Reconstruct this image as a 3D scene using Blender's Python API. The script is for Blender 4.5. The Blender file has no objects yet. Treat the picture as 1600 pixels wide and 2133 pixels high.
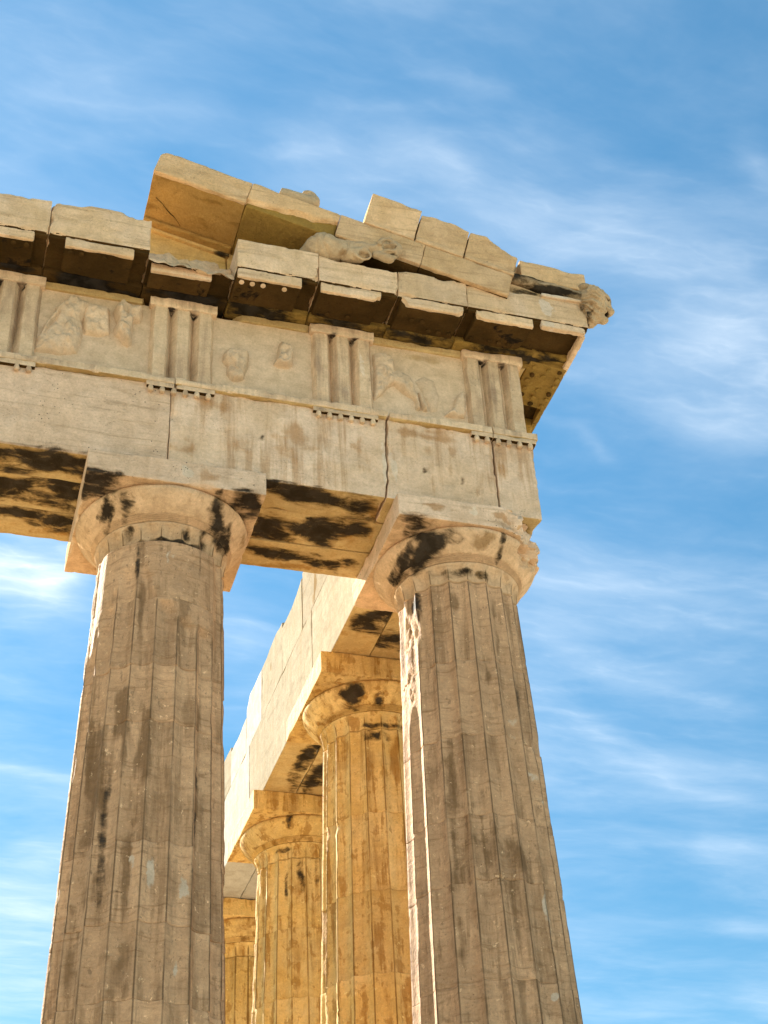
import bpy, math
import numpy as np
from mathutils import Matrix, Vector

# ---------------------------------------------------------------- camera, sky, sun, exposure
sc = bpy.context.scene
COL = sc.collection
R = math.radians
CAM = np.array([-5.7948, -14.9004, -11.2233])
PITCH, YAW, ROLL, FPX = 0.64071, 0.31860, -0.05630, 3205.95
f_ = np.array([math.sin(YAW)*math.cos(PITCH), math.cos(YAW)*math.cos(PITCH), math.sin(PITCH)])
r_ = np.array([math.cos(YAW), -math.sin(YAW), 0.0])
u_ = np.cross(r_, f_)
r2 = math.cos(ROLL)*r_ + math.sin(ROLL)*u_
u2 = -math.sin(ROLL)*r_ + math.cos(ROLL)*u_
cd = bpy.data.cameras.new('camera')
cam = bpy.data.objects.new('camera', cd)
COL.objects.link(cam)
M = Matrix.Identity(4)
for i in range(3):
    M[i][0] = r2[i]; M[i][1] = u2[i]; M[i][2] = -f_[i]; M[i][3] = CAM[i]
cam.matrix_world = M
cd.sensor_fit = 'HORIZONTAL'; cd.sensor_width = 36.0; cd.lens = 36.0*FPX/1600.0
cd.clip_start = 0.1; cd.clip_end = 3000.0
sc.camera = cam

SUN_AZ, SUN_EL = R(118.0), R(33.0)          # azimuth counted from +x towards +y
sc.view_settings.view_transform = 'Standard'
sc.view_settings.look = 'None'
sc.view_settings.gamma = 1.0
sc.view_settings.exposure = 1.77
sc.cycles.max_bounces = 8
sc.cycles.diffuse_bounces = 5

sd = bpy.data.lights.new('sun', 'SUN')
sd.energy = 5.0; sd.angle = R(0.5); sd.color = (1.0, 0.93, 0.80)
sun = bpy.data.objects.new('sun', sd); COL.objects.link(sun)
sv = Vector((math.cos(SUN_EL)*math.cos(SUN_AZ), math.cos(SUN_EL)*math.sin(SUN_AZ), math.sin(SUN_EL)))
sun.rotation_euler = sv.to_track_quat('Z', 'Y').to_euler()


class Nodes:
    """short hand for building node trees"""
    def __init__(s, nt):
        s.nt = nt; s.n = nt.nodes; s.l = nt.links
    def add(s, t, **kw):
        n = s.n.new(t)
        for k, v in kw.items(): setattr(n, k, v)
        return n
    def put(s, sock, v):
        if isinstance(v, bpy.types.NodeSocket): s.l.new(v, sock)
        elif v is not None:
            if isinstance(v, (tuple, list)) and len(v) == 3 and sock.type == 'RGBA': v = (*v, 1.0)
            sock.default_value = v
    def m(s, op, a, b=None, c=None, clamp=False):
        n = s.add('ShaderNodeMath', operation=op, use_clamp=clamp)
        s.put(n.inputs[0], a)
        if b is not None: s.put(n.inputs[1], b)
        if c is not None: s.put(n.inputs[2], c)
        return n.outputs[0]
    def v(s, op, a, b=None):
        n = s.add('ShaderNodeVectorMath', operation=op)
        s.put(n.inputs[0], a)
        if b is not None: s.put(n.inputs[1], b)
        return n.outputs['Value'] if op in ('LENGTH', 'DOT_PRODUCT', 'DISTANCE') else n.outputs[0]
    def noise(s, vec, scale, detail=4.0, rough=0.55, dist=0.0):
        n = s.add('ShaderNodeTexNoise')
        s.put(n.inputs['Vector'], vec); n.inputs['Scale'].default_value = scale
        n.inputs['Detail'].default_value = detail; n.inputs['Roughness'].default_value = rough
        n.inputs['Distortion'].default_value = dist
        return n.outputs['Fac']
    def ramp(s, x, a, b, lo=0.0, hi=1.0):
        n = s.add('ShaderNodeMapRange', interpolation_type='SMOOTHSTEP')
        s.put(n.inputs['Value'], x); n.inputs['From Min'].default_value = a; n.inputs['From Max'].default_value = b
        n.inputs['To Min'].default_value = lo; n.inputs['To Max'].default_value = hi
        return n.outputs['Result']
    def mix(s, fac, a, b, mode='MIX'):
        n = s.add('ShaderNodeMix', data_type='RGBA', blend_type=mode)
        s.put(n.inputs['Factor'], fac); s.put(n.inputs['A'], a); s.put(n.inputs['B'], b)
        return n.outputs['Result']
    def scale(s, vec, xyz, rot=(0, 0, 0), loc=(0, 0, 0)):
        n = s.add('ShaderNodeMapping')
        s.put(n.inputs['Vector'], vec); n.inputs['Scale'].default_value = xyz
        n.inputs['Rotation'].default_value = rot; n.inputs['Location'].default_value = loc
        return n.outputs['Vector']


# --- sky: daylight sky texture with thin cirrus in a high, flat layer (directions only)
SKY_STRENGTH = 0.06
world = bpy.data.worlds.new('World'); sc.world = world; world.use_nodes = True
W = Nodes(world.node_tree); W.n.clear()
sky = W.add('ShaderNodeTexSky', sky_type='NISHITA')
sky.sun_disc = False; sky.sun_elevation = SUN_EL
sky.sun_rotation = R(90.0) - SUN_AZ
sky.air_density = 1.0; sky.dust_density = 0.05; sky.ozone_density = 3.0; sky.altitude = 200.0
tc = W.add('ShaderNodeTexCoord')
sep = W.add('ShaderNodeSeparateXYZ'); W.put(sep.inputs[0], tc.outputs['Generated'])
zc = W.m('MAXIMUM', sep.outputs[2], 0.04)
comb = W.add('ShaderNodeCombineXYZ')
W.put(comb.inputs[0], W.m('DIVIDE', sep.outputs[0], zc)); W.put(comb.inputs[1], W.m('DIVIDE', sep.outputs[1], zc))
P2 = comb.outputs[0]
def wnoise(vec, scale, detail):
    n = W.add('ShaderNodeTexNoise'); W.put(n.inputs['Vector'], vec); n.inputs['Scale'].default_value = scale; n.inputs['Detail'].default_value = detail
    return W.v('SUBTRACT', n.outputs['Color'], (0.5, 0.5, 0.5))
P2w = W.v('ADD', P2, W.v('MULTIPLY', wnoise(P2, 4.0, 4.0), (0.07, 0.07, 0.0)))
P2f = W.v('ADD', P2w, W.v('MULTIPLY', wnoise(P2, 16.0, 5.0), (0.017, 0.017, 0.0)))
def fibres(rot, sx, sy, loc):
    n = W.add('ShaderNodeTexNoise', noise_type='RIDGED_MULTIFRACTAL')
    W.put(n.inputs['Vector'], W.scale(P2f, (sx, sy, 1.0), (0, 0, R(rot)), loc)); n.inputs['Scale'].default_value = 1.0
    n.inputs['Detail'].default_value = 6.0; n.inputs['Roughness'].default_value = 0.6
    n.inputs['Offset'].default_value = 0.9; n.inputs['Gain'].default_value = 1.6
    return n.outputs['Fac']
fine = W.noise(W.scale(P2f, (4.0, 11.0, 1.0), (0, 0, R(-24))), 1.0, 9.0, 0.62, 0.2)
fine2 = W.m('MULTIPLY', fibres(-30, 5.0, 15.0, (2.0, 1.0, 0)), W.ramp(sep.outputs[2], .25, .55, .10, .45))
broad = W.noise(W.scale(P2w, (2.2, 4.4, 1.0), (0, 0, R(-25)), (3.3, 1.7, 0)), 1.0, 6.0, 0.6, 0.3)
STREAKS = [  # ends in the cloud layer, half width, strength
    ((-.10, .74), (.12, .80), .07, .14), ((.21, .764), (.36, .783), .016, .12), ((.275, .778), (.463, .846), .020, .24),
    ((.19, .80), (.30, .855), .050, .22), ((.42, .82), (.70, .915), .050, .26), ((.52, .965), (.78, 1.03), .060, .24),
    ((.60, .93), (.74, .985), .030, .24), ((.515, 1.083), (.585, 1.105), .008, .07), ((.575, 1.10), (.640, 1.145), .008, .09),
    ((.74, 1.60), (.906, 1.755), .024, .17), ((.88, 1.73), (1.16, 1.86), .032, .13), ((.70, 1.58), (1.04, 1.86), .10, .14),
    ((.560, .69), (.610, .760), .016, .11), ((1.18, 1.98), (1.32, 2.02), .026, .22), ((1.33, 2.28), (1.48, 2.33), .030, .26),
    ((1.53, 2.62), (1.66, 2.70), .040, .34), ((1.1, 1.87), (1.25, 2.08), .04, .16),
    ((.00, 1.44), (.12, 1.485), .065, 1.1), ((.04, 1.942), (.19, 1.972), .016, .40), ((.02, 2.28), (.22, 2.52), .16, .62),
    ((.06, 2.60), (.27, 2.90), .20, .62), ((.10, 2.2), (.20, 2.25), .06, .30),
    ((.28, .722), (.36, .731), .010, .14), ((.67, 1.494), (1.03, 1.592), .035, .16), ((.62, 1.34), (.95, 1.39), .040, .16), ((.2, 1.45), (.36, 1.56), .05, .22)]
cloud = None
for a, b, w, s in STREAKS:
    a = np.array(a); b = np.array(b); d = b-a; L = float(np.hypot(*d)); d = d/L
    rel = W.v('SUBTRACT', P2f, (float(a[0]), float(a[1]), 0.0))
    t = W.v('DOT_PRODUCT', rel, (float(d[0]), float(d[1]), 0.0))
    q = W.v('DOT_PRODUCT', rel, (float(-d[1]), float(d[0]), 0.0))
    ex = W.m('MAXIMUM', W.m('SUBTRACT', W.m('ABSOLUTE', W.m('SUBTRACT', t, L/2)), L*0.25), 0.0)
    e = W.m('ADD', W.m('POWER', W.m('DIVIDE', q, w), 2.0), W.m('POWER', W.m('DIVIDE', ex, L*0.28), 2.0))
    g = W.m('MULTIPLY', W.m('EXPONENT', W.m('MULTIPLY', e, -1.0)), s)
    cloud = g if cloud is None else W.m('ADD', cloud, g)
tex = W.m('ADD', W.ramp(fine, .22, .84, 0.42, 1.10), W.ramp(fine2, .15, .95, -0.10, 0.34))
cloud = W.m('MULTIPLY', W.m('MULTIPLY', cloud, tex), 0.68)
veil = W.m('MULTIPLY', W.ramp(broad, .30, .80, 0.05, 0.30), W.m('ADD', W.ramp(fine, .20, .85, 0.62, 1.1), W.ramp(fine2, .2, 1.0, -0.05, 0.25)))
cloud = W.m('MINIMUM', W.m('ADD', cloud, veil), 0.92)
cloud = W.m('MULTIPLY', cloud, W.ramp(sep.outputs[2], 0.02, 0.12))
skyc = W.mix(1.0, sky.outputs[0], W.mix(W.ramp(sep.outputs[2], .25, .80), (0.44, 0.81, 0.80), (0.42, 1.0, 1.03)), 'MULTIPLY')
skycol = W.mix(cloud, skyc, (6.0, 6.5, 6.9))
bg = W.add('ShaderNodeBackground'); W.put(bg.inputs['Color'], skycol); bg.inputs['Strength'].default_value = SKY_STRENGTH
wo = W.add('ShaderNodeOutputWorld'); W.l.new(bg.outputs[0], wo.inputs['Surface'])

# ---------------------------------------------------------------- numpy noise
def _h(ix, iy, iz):
    n = (ix.astype(np.uint32)*np.uint32(374761393) + iy.astype(np.uint32)*np.uint32(668265263) + iz.astype(np.uint32)*np.uint32(2147483647-1640531526+1))
    n = (n ^ (n >> np.uint32(13)))*np.uint32(1274126177)
    n = n ^ (n >> np.uint32(16))
    n = n*np.uint32(2246822519); n = n ^ (n >> np.uint32(15))
    return (n & np.uint32(0xffffff)).astype(np.float64)/float(0xffffff)
def vn(p):
    p = np.asarray(p, float); i = np.floor(p).astype(np.int64); f = p-i; f = f*f*f*(f*(f*6-15)+10)
    o = 0.0
    for a in (0, 1):
        wa = f[..., 0] if a else 1-f[..., 0]
        for b in (0, 1):
            wb = f[..., 1] if b else 1-f[..., 1]
            for c in (0, 1):
                wc = f[..., 2] if c else 1-f[..., 2]
                o = o + wa*wb*wc*_h(i[..., 0]+a, i[..., 1]+b, i[..., 2]+c)
    return o*2-1
def fbm(p, s=1.0, o=3, seed=0.0):
    p = np.asarray(p, float)*s + np.array([seed*17.31, seed*9.17, seed*5.71]); t = 0; a = 1.0; n = 0
    for k in range(o):
        t = t + a*vn(p); n += a; a *= .5; p = p*2.03 + 11.7
    return t/n*1.6
_seed = [0]
def nseed():
    _seed[0] += 1
    return _seed[0]*1.37

# ---------------------------------------------------------------- materials
def stone(name, A, B, brown=(.20, .105, .045), streak=0.0, grain=0.35, grain_rot=(0, 0, 0), grain_scale=(1.2, 1.2, 11), blackcol=(.012, .010, .008),
          palecol=(.70, .56, .41), mott=1.0, rough=.78, bump=1.0, brownamt=0.0, speck=0.0, crust=0.0, ppits=0.0, spec=0.0):
    m = bpy.data.materials.new(name); m.use_nodes = True
    N = Nodes(m.node_tree); N.n.clear()
    out = N.add('ShaderNodeOutputMaterial'); bs = N.add('ShaderNodeBsdfPrincipled'); N.l.new(bs.outputs[0], out.inputs[0])
    P = N.add('ShaderNodeNewGeometry').outputs['Position']
    oi = N.add('ShaderNodeObjectInfo').outputs['Random']
    Po = N.v('ADD', P, N.v('MULTIPLY', oi, (3.1, 7.7, 5.3)))
    big = N.noise(Po, 1.1, 5.0, .6, .4)
    med = N.noise(Po, 5.0, 6.0, .62, .5)
    fin = N.noise(Po, 34.0, 4.0, .6)
    vf = N.noise(Po, 110.0, 3.0, .6)
    c = N.mix(N.m('MULTIPLY', N.ramp(big, .34, .66), mott, clamp=True), A, B)
    # bedding veins of the marble
    g = N.noise(N.scale(Po, grain_scale, grain_rot), 1.0, 6.0, .62, .9)
    c = N.mix(N.m('MULTIPLY', N.ramp(g, .50, .74), grain), c, tuple(x*y for x, y in zip(A, (.50, .44, .36))))
    c = N.mix(N.m('MULTIPLY', N.ramp(g, .46, .24), grain*.5), c, tuple(min(1, x*1.22) for x in A))
    # rain streaks
    at_br = N.add('ShaderNodeAttribute', attribute_name='brown').outputs['Fac']
    st = N.noise(N.scale(Po, (7.5, 7.5, .55)), 1.0, 6.0, .65, .35)
    big2 = N.noise(Po, .8, 4.0, .6)
    if streak > 0:
        k = N.m('MULTIPLY', N.ramp(N.m('ADD', st, N.m('MULTIPLY', N.m('SUBTRACT', big2, .5), .7)), .47, .70), streak)
        c = N.mix(k, c, brown)
    # warm scaling patina patches with crisp edge
    if brownamt > 0:
        k = N.m('MULTIPLY', N.ramp(N.m('ADD', N.m('MULTIPLY', med, .6), N.m('MULTIPLY', st, .55)), .60, .66), brownamt)
        c = N.mix(k, c, brown)
    kb = N.ramp(N.m('ADD', at_br, N.m('MULTIPLY', N.m('SUBTRACT', N.m('ADD', N.m('MULTIPLY', med, .6), N.m('MULTIPLY', st, .5)), .55), 2.0)), .25, .75)
    kb = N.m('MULTIPLY', kb, N.ramp(at_br, .02, .35))
    c = N.mix(N.m('MULTIPLY', kb, .72), c, brown)
    at_p = N.add('ShaderNodeAttribute', attribute_name='pale').outputs['Fac']
    kp = N.m('MULTIPLY', N.ramp(N.m('ADD', at_p, N.m('MULTIPLY', N.m('SUBTRACT', med, .5), 1.1)), .42, .58), N.ramp(at_p, .02, .2))
    c = N.mix(kp, c, palecol)
    if speck > 0:
        k = N.m('MULTIPLY', N.ramp(N.noise(Po, 13.0, 6.0, .75, .3), .61, .68), speck)
        c = N.mix(k, c, tuple(min(1, x*1.6+.05) for x in A))
        k = N.m('MULTIPLY', N.ramp(N.noise(N.scale(Po, (17, 17, 9), (0, 0, 0), (4, 4, 9)), 1.0, 7.0, .76), .585, .65), speck)
        c = N.mix(k, c, tuple(x*.45 for x in A))
    c = N.mix(1.0, c, N.mix(N.ramp(fin, .25, .75), (.91, .90, .89), (1.07, 1.07, 1.07)), 'MULTIPLY')
    c = N.mix(1.0, c, N.mix(N.ramp(vf, .3, .7), (.93, .93, .93), (1.05, 1.05, 1.05)), 'MULTIPLY')
    c = N.mix(1.0, c, N.mix(oi, (.90, .88, .86), (1.08, 1.06, 1.04)), 'MULTIPLY')
    c = N.mix(1.0, c, N.mix(N.ramp(med, .28, .72), (.86, .845, .82), (1.09, 1.09, 1.085)), 'MULTIPLY')
    pit = N.m('MULTIPLY', N.ramp(N.noise(Po, 62.0, 2.0, .5), .66, .74), N.ramp(N.noise(Po, 2.3, 3.0), .42, .62))
    c = N.mix(N.m('MULTIPLY', pit, .75), c, tuple(x*.35 for x in brown))
    if ppits > 0:
        vz = N.add('ShaderNodeTexVoronoi'); N.put(vz.inputs['Vector'], Po); vz.inputs['Scale'].default_value = 17.0
        k = N.m('MULTIPLY', N.ramp(vz.outputs['Distance'], .16, .09), N.ramp(N.noise(Po, 1.7, 3.0), .52, .60))
        c = N.mix(N.m('MULTIPLY', k, ppits), c, (.03, .02, .015))
    # weathered dirt line along the sharp edges between flutes
    at_l = N.add('ShaderNodeAttribute', attribute_name='line').outputs['Fac']
    kl = N.m('MULTIPLY', N.ramp(N.m('ADD', at_l, N.m('MULTIPLY', N.m('SUBTRACT', fin, .5), .4)), .50, .88), N.ramp(N.noise(N.scale(Po, (2.2, 2.2, 1.1)), 1.0, 3.0), .34, .58, .25, .80))
    c = N.mix(kl, c, tuple(x*.55 for x in brown))
    # black gypsum crust, and shade painted into the sculptures' hollows
    at_b = N.add('ShaderNodeAttribute', attribute_name='black').outputs['Fac']
    ragged = N.noise(N.scale(Po, (3.2, 6.5, 5.0)), 1.0, 7.0, .68, .4)
    rr_ = N.m('ADD', at_b, N.m('MULTIPLY', N.m('SUBTRACT', ragged, .5), 2.5))
    kk = N.ramp(rr_, .18, .70)
    kk = N.m('MULTIPLY', kk, N.ramp(at_b, .01, .15))
    halo = N.m('MULTIPLY', N.ramp(rr_, -.15, .45), N.ramp(at_b, .01, .2))
    c = N.mix(N.m('MULTIPLY', halo, .6), c, tuple(x*.55 for x in brown))
    c = N.mix(N.m('MULTIPLY', kk, .93), c, N.mix(N.ramp(med, .4, .65), blackcol, tuple(x*2.6 for x in blackcol)))
    if crust > 0:
        k = N.m('MULTIPLY', N.ramp(N.m('ADD', N.m('MULTIPLY', med, .6), N.m('MULTIPLY', big2, .5)), .62, .70), crust)
        c = N.mix(k, c, blackcol)
    N.put(bs.inputs['Base Color'], c)
    bs.inputs['Roughness'].default_value = rough
    bs.inputs['Specular IOR Level'].default_value = spec
    h = N.m('ADD', N.m('MULTIPLY', med, .9), N.m('ADD', N.m('MULTIPLY', fin, .35), N.m('MULTIPLY', g, .25)))
    h = N.m('ADD', h, N.m('MULTIPLY', vf, .10))
    h = N.m('SUBTRACT', h, N.m('ADD', N.m('MULTIPLY', kk, .12), N.m('MULTIPLY', pit, .5)))
    bp = N.add('ShaderNodeBump'); bp.inputs['Strength'].default_value = min(1.0, .85*bump); bp.inputs['Distance'].default_value = .035
    N.put(bp.inputs['Height'], h); N.l.new(bp.outputs[0], bs.inputs['Normal'])
    return m

MAT = {
 'facade': stone('facade_marble', (0.686, 0.495, 0.324), (0.755, 0.569, 0.407), (.40, .215, .09), streak=.62, grain=.22, grain_scale=(1.0, 1.0, 9), brownamt=.10, ppits=.0),
 'facade_clean': stone('facade_marble_bedded', (0.686, 0.495, 0.335), (0.755, 0.559, 0.396), (.40, .215, .09), streak=.12, grain=.5, grain_rot=(0, R(-9), 0), grain_scale=(.8, 1.5, 12), ppits=.9),
 'fascia': stone('cornice_marble', (0.685, 0.480, 0.279), (0.760, 0.558, 0.369), (.30, .18, .08), streak=.08, grain=.55, grain_rot=(0, R(7), 0), grain_scale=(.9, 2, 14), brownamt=.10),
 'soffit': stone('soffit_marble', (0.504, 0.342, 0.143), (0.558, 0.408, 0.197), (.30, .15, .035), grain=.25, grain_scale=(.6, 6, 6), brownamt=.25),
 'gold': stone('golden_patina_marble', (0.719, 0.503, 0.219), (0.632, 0.406, 0.134), (.27, .125, .022), streak=.5, grain=.3, grain_rot=(R(12), R(-20), 0), grain_scale=(1.4, 1.4, 8), brownamt=.60, speck=.5, spec=.10),
 'shaft': stone('weathered_shaft_marble', (0.646, 0.405, 0.228), (0.511, 0.315, 0.173), (.165, .09, .037), streak=.45, grain=.75, grain_rot=(R(10), R(-24), R(10)), grain_scale=(2.2, 2.2, 17), brownamt=.34, speck=.80, palecol=(.60, .48, .35), spec=.20),
 'capital': stone('capital_marble', (0.714, 0.491, 0.301), (0.606, 0.413, 0.246), (.26, .15, .06), streak=.25, grain=.35, grain_rot=(0, R(12), 0), brownamt=.25),
 'metope': stone('metope_marble', (0.631, 0.468, 0.305), (0.667, 0.498, 0.337), (.40, .27, .13), grain=.12, mott=.8, bump=.4),
 'triglyph': stone('triglyph_marble', (0.734, 0.548, 0.356), (0.636, 0.456, 0.291), (.34, .23, .15), streak=.5, grain=.2, brownamt=.15),
 'tymp': stone('tympanum_marble', (0.600, 0.386, 0.135), (0.580, 0.396, 0.173), (.36, .21, .07), grain=.5, grain_rot=(0, R(14), 0), grain_scale=(.8, .8, 9), bump=.6),
 'raking': stone('raking_marble', (0.694, 0.477, 0.274), (0.622, 0.412, 0.213), (.32, .19, .08), grain=.6, grain_rot=(0, R(16), 0), grain_scale=(.9, 1.3, 12), brownamt=.12),
 'dark': stone('crust_and_shade_marble', (0.091, 0.051, 0.017), (0.052, 0.031, 0.011), (.05, .03, .010), grain=.2, brownamt=.3, crust=.9),  # real crust, and shade painted onto raking soffits, gap slab and regula undersides
 'olive': stone('olive_stained_marble', (.33, .21, .055), (.25, .155, .045), (.14, .08, .02), grain=.2, brownamt=.3),
 'rsoffit': stone('golden_underside_marble', (0.428, 0.259, 0.083), (0.372, 0.220, 0.069), (.24, .12, .02), grain=.75, grain_rot=(0, R(16), 0), grain_scale=(.9, 5, 12), brownamt=.2, bump=.6),
 'floor': stone('paved_marble_floor', (.50, .41, .25), (.54, .45, .29), (.40, .27, .12)),
 'lit': stone('sunlit_inner_marble', (0.339, 0.304, 0.239), (0.379, 0.339, 0.273), (.20, .125, .05), grain=.4, grain_scale=(6, 1, 6), brownamt=.22, bump=.35, speck=.15),
 'new': stone('new_marble', (0.430, 0.404, 0.359), (0.464, 0.439, 0.396), (.55, .46, .32), grain=.2, bump=.4),
 'sculpt': stone('sculpture_marble', (.52, .385, .235), (.43, .315, .19), (.24, .14, .06), grain=.15, brownamt=.15, bump=.8),
}

def ground_mat():
    m = bpy.data.materials.new('pale_rock_ground'); m.use_nodes = True
    N = Nodes(m.node_tree); bs = N.n['Principled BSDF']
    P = N.add('ShaderNodeNewGeometry').outputs['Position']
    a = N.noise(P, .5, 6.0, .6); b = N.noise(P, 9.0, 5.0, .6)
    c = N.mix(N.ramp(a, .35, .65), (.56, .48, .36), (.66, .57, .44))
    c = N.mix(N.ramp(b, .55, .75, 0, .5), c, (.36, .29, .20))
    N.put(bs.inputs['Base Color'], c); bs.inputs['Roughness'].default_value = .9
    bp = N.add('ShaderNodeBump'); bp.inputs['Distance'].default_value = .1; N.put(bp.inputs['Height'], b); N.l.new(bp.outputs[0], bs.inputs['Normal'])
    return m

# ---------------------------------------------------------------- object helpers
def blob(V, c, r, p=2.5):
    r = np.array(r, float); w = V/np.clip(r, .06, .5)*.9
    d = np.abs((V-np.array(c))/r+.50*np.stack([fbm(w, 1.0, 3, 21), fbm(w, 1.0, 3, 22), fbm(w, 1.0, 3, 23)], 1))
    return np.clip(1.25*(1-(d**p).sum(1)**(1/p)), 0, 1)
def tag(o, label, cat, group=None, kind=None):
    if label: o['label'] = label
    if cat: o['category'] = cat
    if group: o['group'] = group
    if kind: o['kind'] = kind
    return o
WLOC = {}
def root(name, loc, label, cat, group=None):
    o = bpy.data.objects.new(name, None); o.location = loc; o.empty_display_size = .2
    COL.objects.link(o); WLOC[o] = np.array(loc, float)
    return tag(o, label, cat, group)
def mesh(name, VF, mat, parent=None, stains=(), loc=None, angle=38, label=None, under=None):
    """link one mesh object; VF are world coordinates"""
    extra = {}
    if len(VF) == 3: V, F, extra = VF
    else: V, F = VF
    V = np.asarray(V, float)
    if parent is not None: L = WLOC[parent]
    else: L = np.array(loc if loc is not None else [(V[:, 0].min()+V[:, 0].max())/2, (V[:, 1].min()+V[:, 1].max())/2, V[:, 2].min()])
    me = bpy.data.meshes.new(name)
    F4 = np.asarray(F[0], np.int32) if isinstance(F, tuple) else np.asarray(F, np.int32)
    tail = F[1] if isinstance(F, tuple) else []
    nf = len(F4)
    loops = F4.ravel().tolist(); starts = list(range(0, nf*4, 4)); tot = [4]*nf
    for t in tail:
        starts.append(len(loops)); loops += list(t); tot.append(len(t))
    me.vertices.add(len(V)); me.vertices.foreach_set('co', (V-L).astype(np.float32).ravel())
    me.loops.add(len(loops)); me.loops.foreach_set('vertex_index', np.array(loops, np.int32))
    me.polygons.add(len(starts)); me.polygons.foreach_set('loop_start', np.array(starts, np.int32))
    me.polygons.foreach_set('loop_total', np.array(tot, np.int32))
    me.update(calc_edges=True); me.validate()
    me.polygons.foreach_set('use_smooth', np.ones(len(me.polygons), bool))
    if angle: me.set_sharp_from_angle(angle=R(angle))
    acc = {}
    for kind, c, r, s in stains:
        w = blob(V, c, r)*s
        acc[kind] = np.maximum(acc.get(kind, 0), w)
    acc.update(extra)
    for k, w in acc.items():
        if np.max(w) > 0:
            a = me.attributes.new(k, 'FLOAT', 'POINT'); a.data.foreach_set('value', w.astype(np.float32))
    me.materials.append(MAT[mat] if isinstance(mat, str) else mat)
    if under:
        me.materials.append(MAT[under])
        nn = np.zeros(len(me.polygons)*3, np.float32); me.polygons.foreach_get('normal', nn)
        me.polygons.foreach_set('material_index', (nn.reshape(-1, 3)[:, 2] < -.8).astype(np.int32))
    o = bpy.data.objects.new(name, me); COL.objects.link(o)
    WLOC[o] = L
    if parent is not None:
        o.parent = parent
    else: o.location = L
    if label: o['label'] = label
    return o

def fix_child(o, parent_loc_world, own_world):
    o.location = Vector(own_world-parent_loc_world); WLOC[o] = np.array(own_world)

def axis(a, b, h):
    L = b-a
    if L < .09: return np.array([a, a+L*.18, a+L*.5, b-L*.18, b])
    e = np.array([0, .009, .022, .045])
    n = max(1, int(math.ceil((L-.09)/h)))
    return np.concatenate([a+e[:-1], np.linspace(a+.045, b-.045, n+1), b-e[:-1][::-1]])
def grid(lo, hi, h):
    X, Y, Z = (axis(lo[i], hi[i], h) for i in range(3))
    nx, ny, nz = len(X), len(Y), len(Z)
    msk = np.zeros((nx, ny, nz), bool)
    msk[0] = msk[-1] = True; msk[:, 0] = msk[:, -1] = True; msk[:, :, 0] = msk[:, :, -1] = True
    idx = np.full(msk.shape, -1); idx[msk] = np.arange(msk.sum())
    G = np.stack(np.meshgrid(X, Y, Z, indexing='ij'), -1)[msk]
    F = []
    def q(S, flip):
        a, b, c, d = S[:-1, :-1], S[1:, :-1], S[1:, 1:], S[:-1, 1:]
        f = np.stack([a, b, c, d] if not flip else [a, d, c, b], -1).reshape(-1, 4); F.append(f)
    q(idx[:, :, 0], True); q(idx[:, :, -1], False)
    q(idx[:, 0, :], False); q(idx[:, -1, :], True)
    q(idx[0], True); q(idx[-1], False)
    return G, np.concatenate(F)
def block(lo, hi, h=.055, r0=.006, chip=.03, und=.004, cuts=(), warp=None, rough=.0012, seed=None, scoops=0, smax=.14):
    """a worn block: rounded, chipped edges, slightly uneven faces; cuts are broken planes (point, normal, roughness)"""
    lo = np.array(lo, float); hi = np.array(hi, float)
    s = nseed() if seed is None else seed
    chip = chip*1.45
    V, F = grid(lo, hi, h)
    lim = .45*(hi-lo).min()
    n1 = fbm(V, 3.1, 3, s); n2 = fbm(V, 11.0, 2, s+3)
    r = r0*(1+.5*n2) + chip*np.clip(n1-.22, 0, 1)*1.6 + chip*.5*np.clip(n2-.35, 0, 1)
    r = np.clip(r, .0015, lim)[:, None]
    q = np.clip(V, lo+r, hi-r); d = V-q; L = np.linalg.norm(d, axis=1, keepdims=True); L[L < 1e-9] = 1
    n = d/L; V2 = q+n*r
    V2 = V2 + n*((und*fbm(V, 2.3, 3, s+7)+rough*fbm(V, 30, 2, s+9))*(1-.8*np.abs(n[:, 0])))[:, None]
    if scoops:      # shell-shaped fractures bitten out of the front edges
        rng = np.random.RandomState(int(s*1000) % 99991)
        for _ in range(scoops):
            R_ = rng.uniform(.25, 1.0)**1.6*smax+.02; k = rng.rand()
            c = np.array([rng.uniform(lo[0], hi[0]), lo[1], hi[2] if k < .45 else lo[2]])
            if k > .88: c = np.array([lo[0] if rng.rand() < .5 else hi[0], lo[1], rng.uniform(lo[2], hi[2])])
            oy = rng.uniform(.55, .9); oz = rng.uniform(.3, .75)*(1 if c[2] > (lo[2]+hi[2])/2 else -1)
            c = c+np.array([0, -oy, oz])*R_; e = np.array([rng.uniform(.45, 1.0), 1, 1])
            D = (V2-c)*e; L_ = np.linalg.norm(D, axis=1)+1e-9
            Rn = R_*(1+.30*fbm(V2, .5/R_, 3, s+rng.rand()*9))
            m_ = L_ < Rn; V2[m_] = c+(D[m_]/L_[m_][:, None]*Rn[m_][:, None])/e
    for p, nn, rg in cuts:
        p = np.array(p, float); nn = np.array(nn, float); nn /= np.linalg.norm(nn)
        dd = (V2-p)@nn - rg*fbm(V2, 5.0, 4, s+11)
        V2 = V2 - np.clip(dd, 0, None)[:, None]*nn
    if warp is not None: V2 = warp(V2)
    return V2, F
def rot_y(V, piv, ang):
    """turn about the y axis so +x dips by ang"""
    c, s = math.cos(ang), math.sin(ang); p = np.array(piv); D = V-p
    return np.stack([D[:, 0]*c+D[:, 2]*s, D[:, 1], -D[:, 0]*s+D[:, 2]*c], 1)+p
def join(parts):
    Vs, Fs, o = [], [], 0
    for V, F in parts:
        Vs.append(V); Fs.append(np.asarray(F)+o); o += len(V)
    return np.concatenate(Vs), np.concatenate(Fs)
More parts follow.
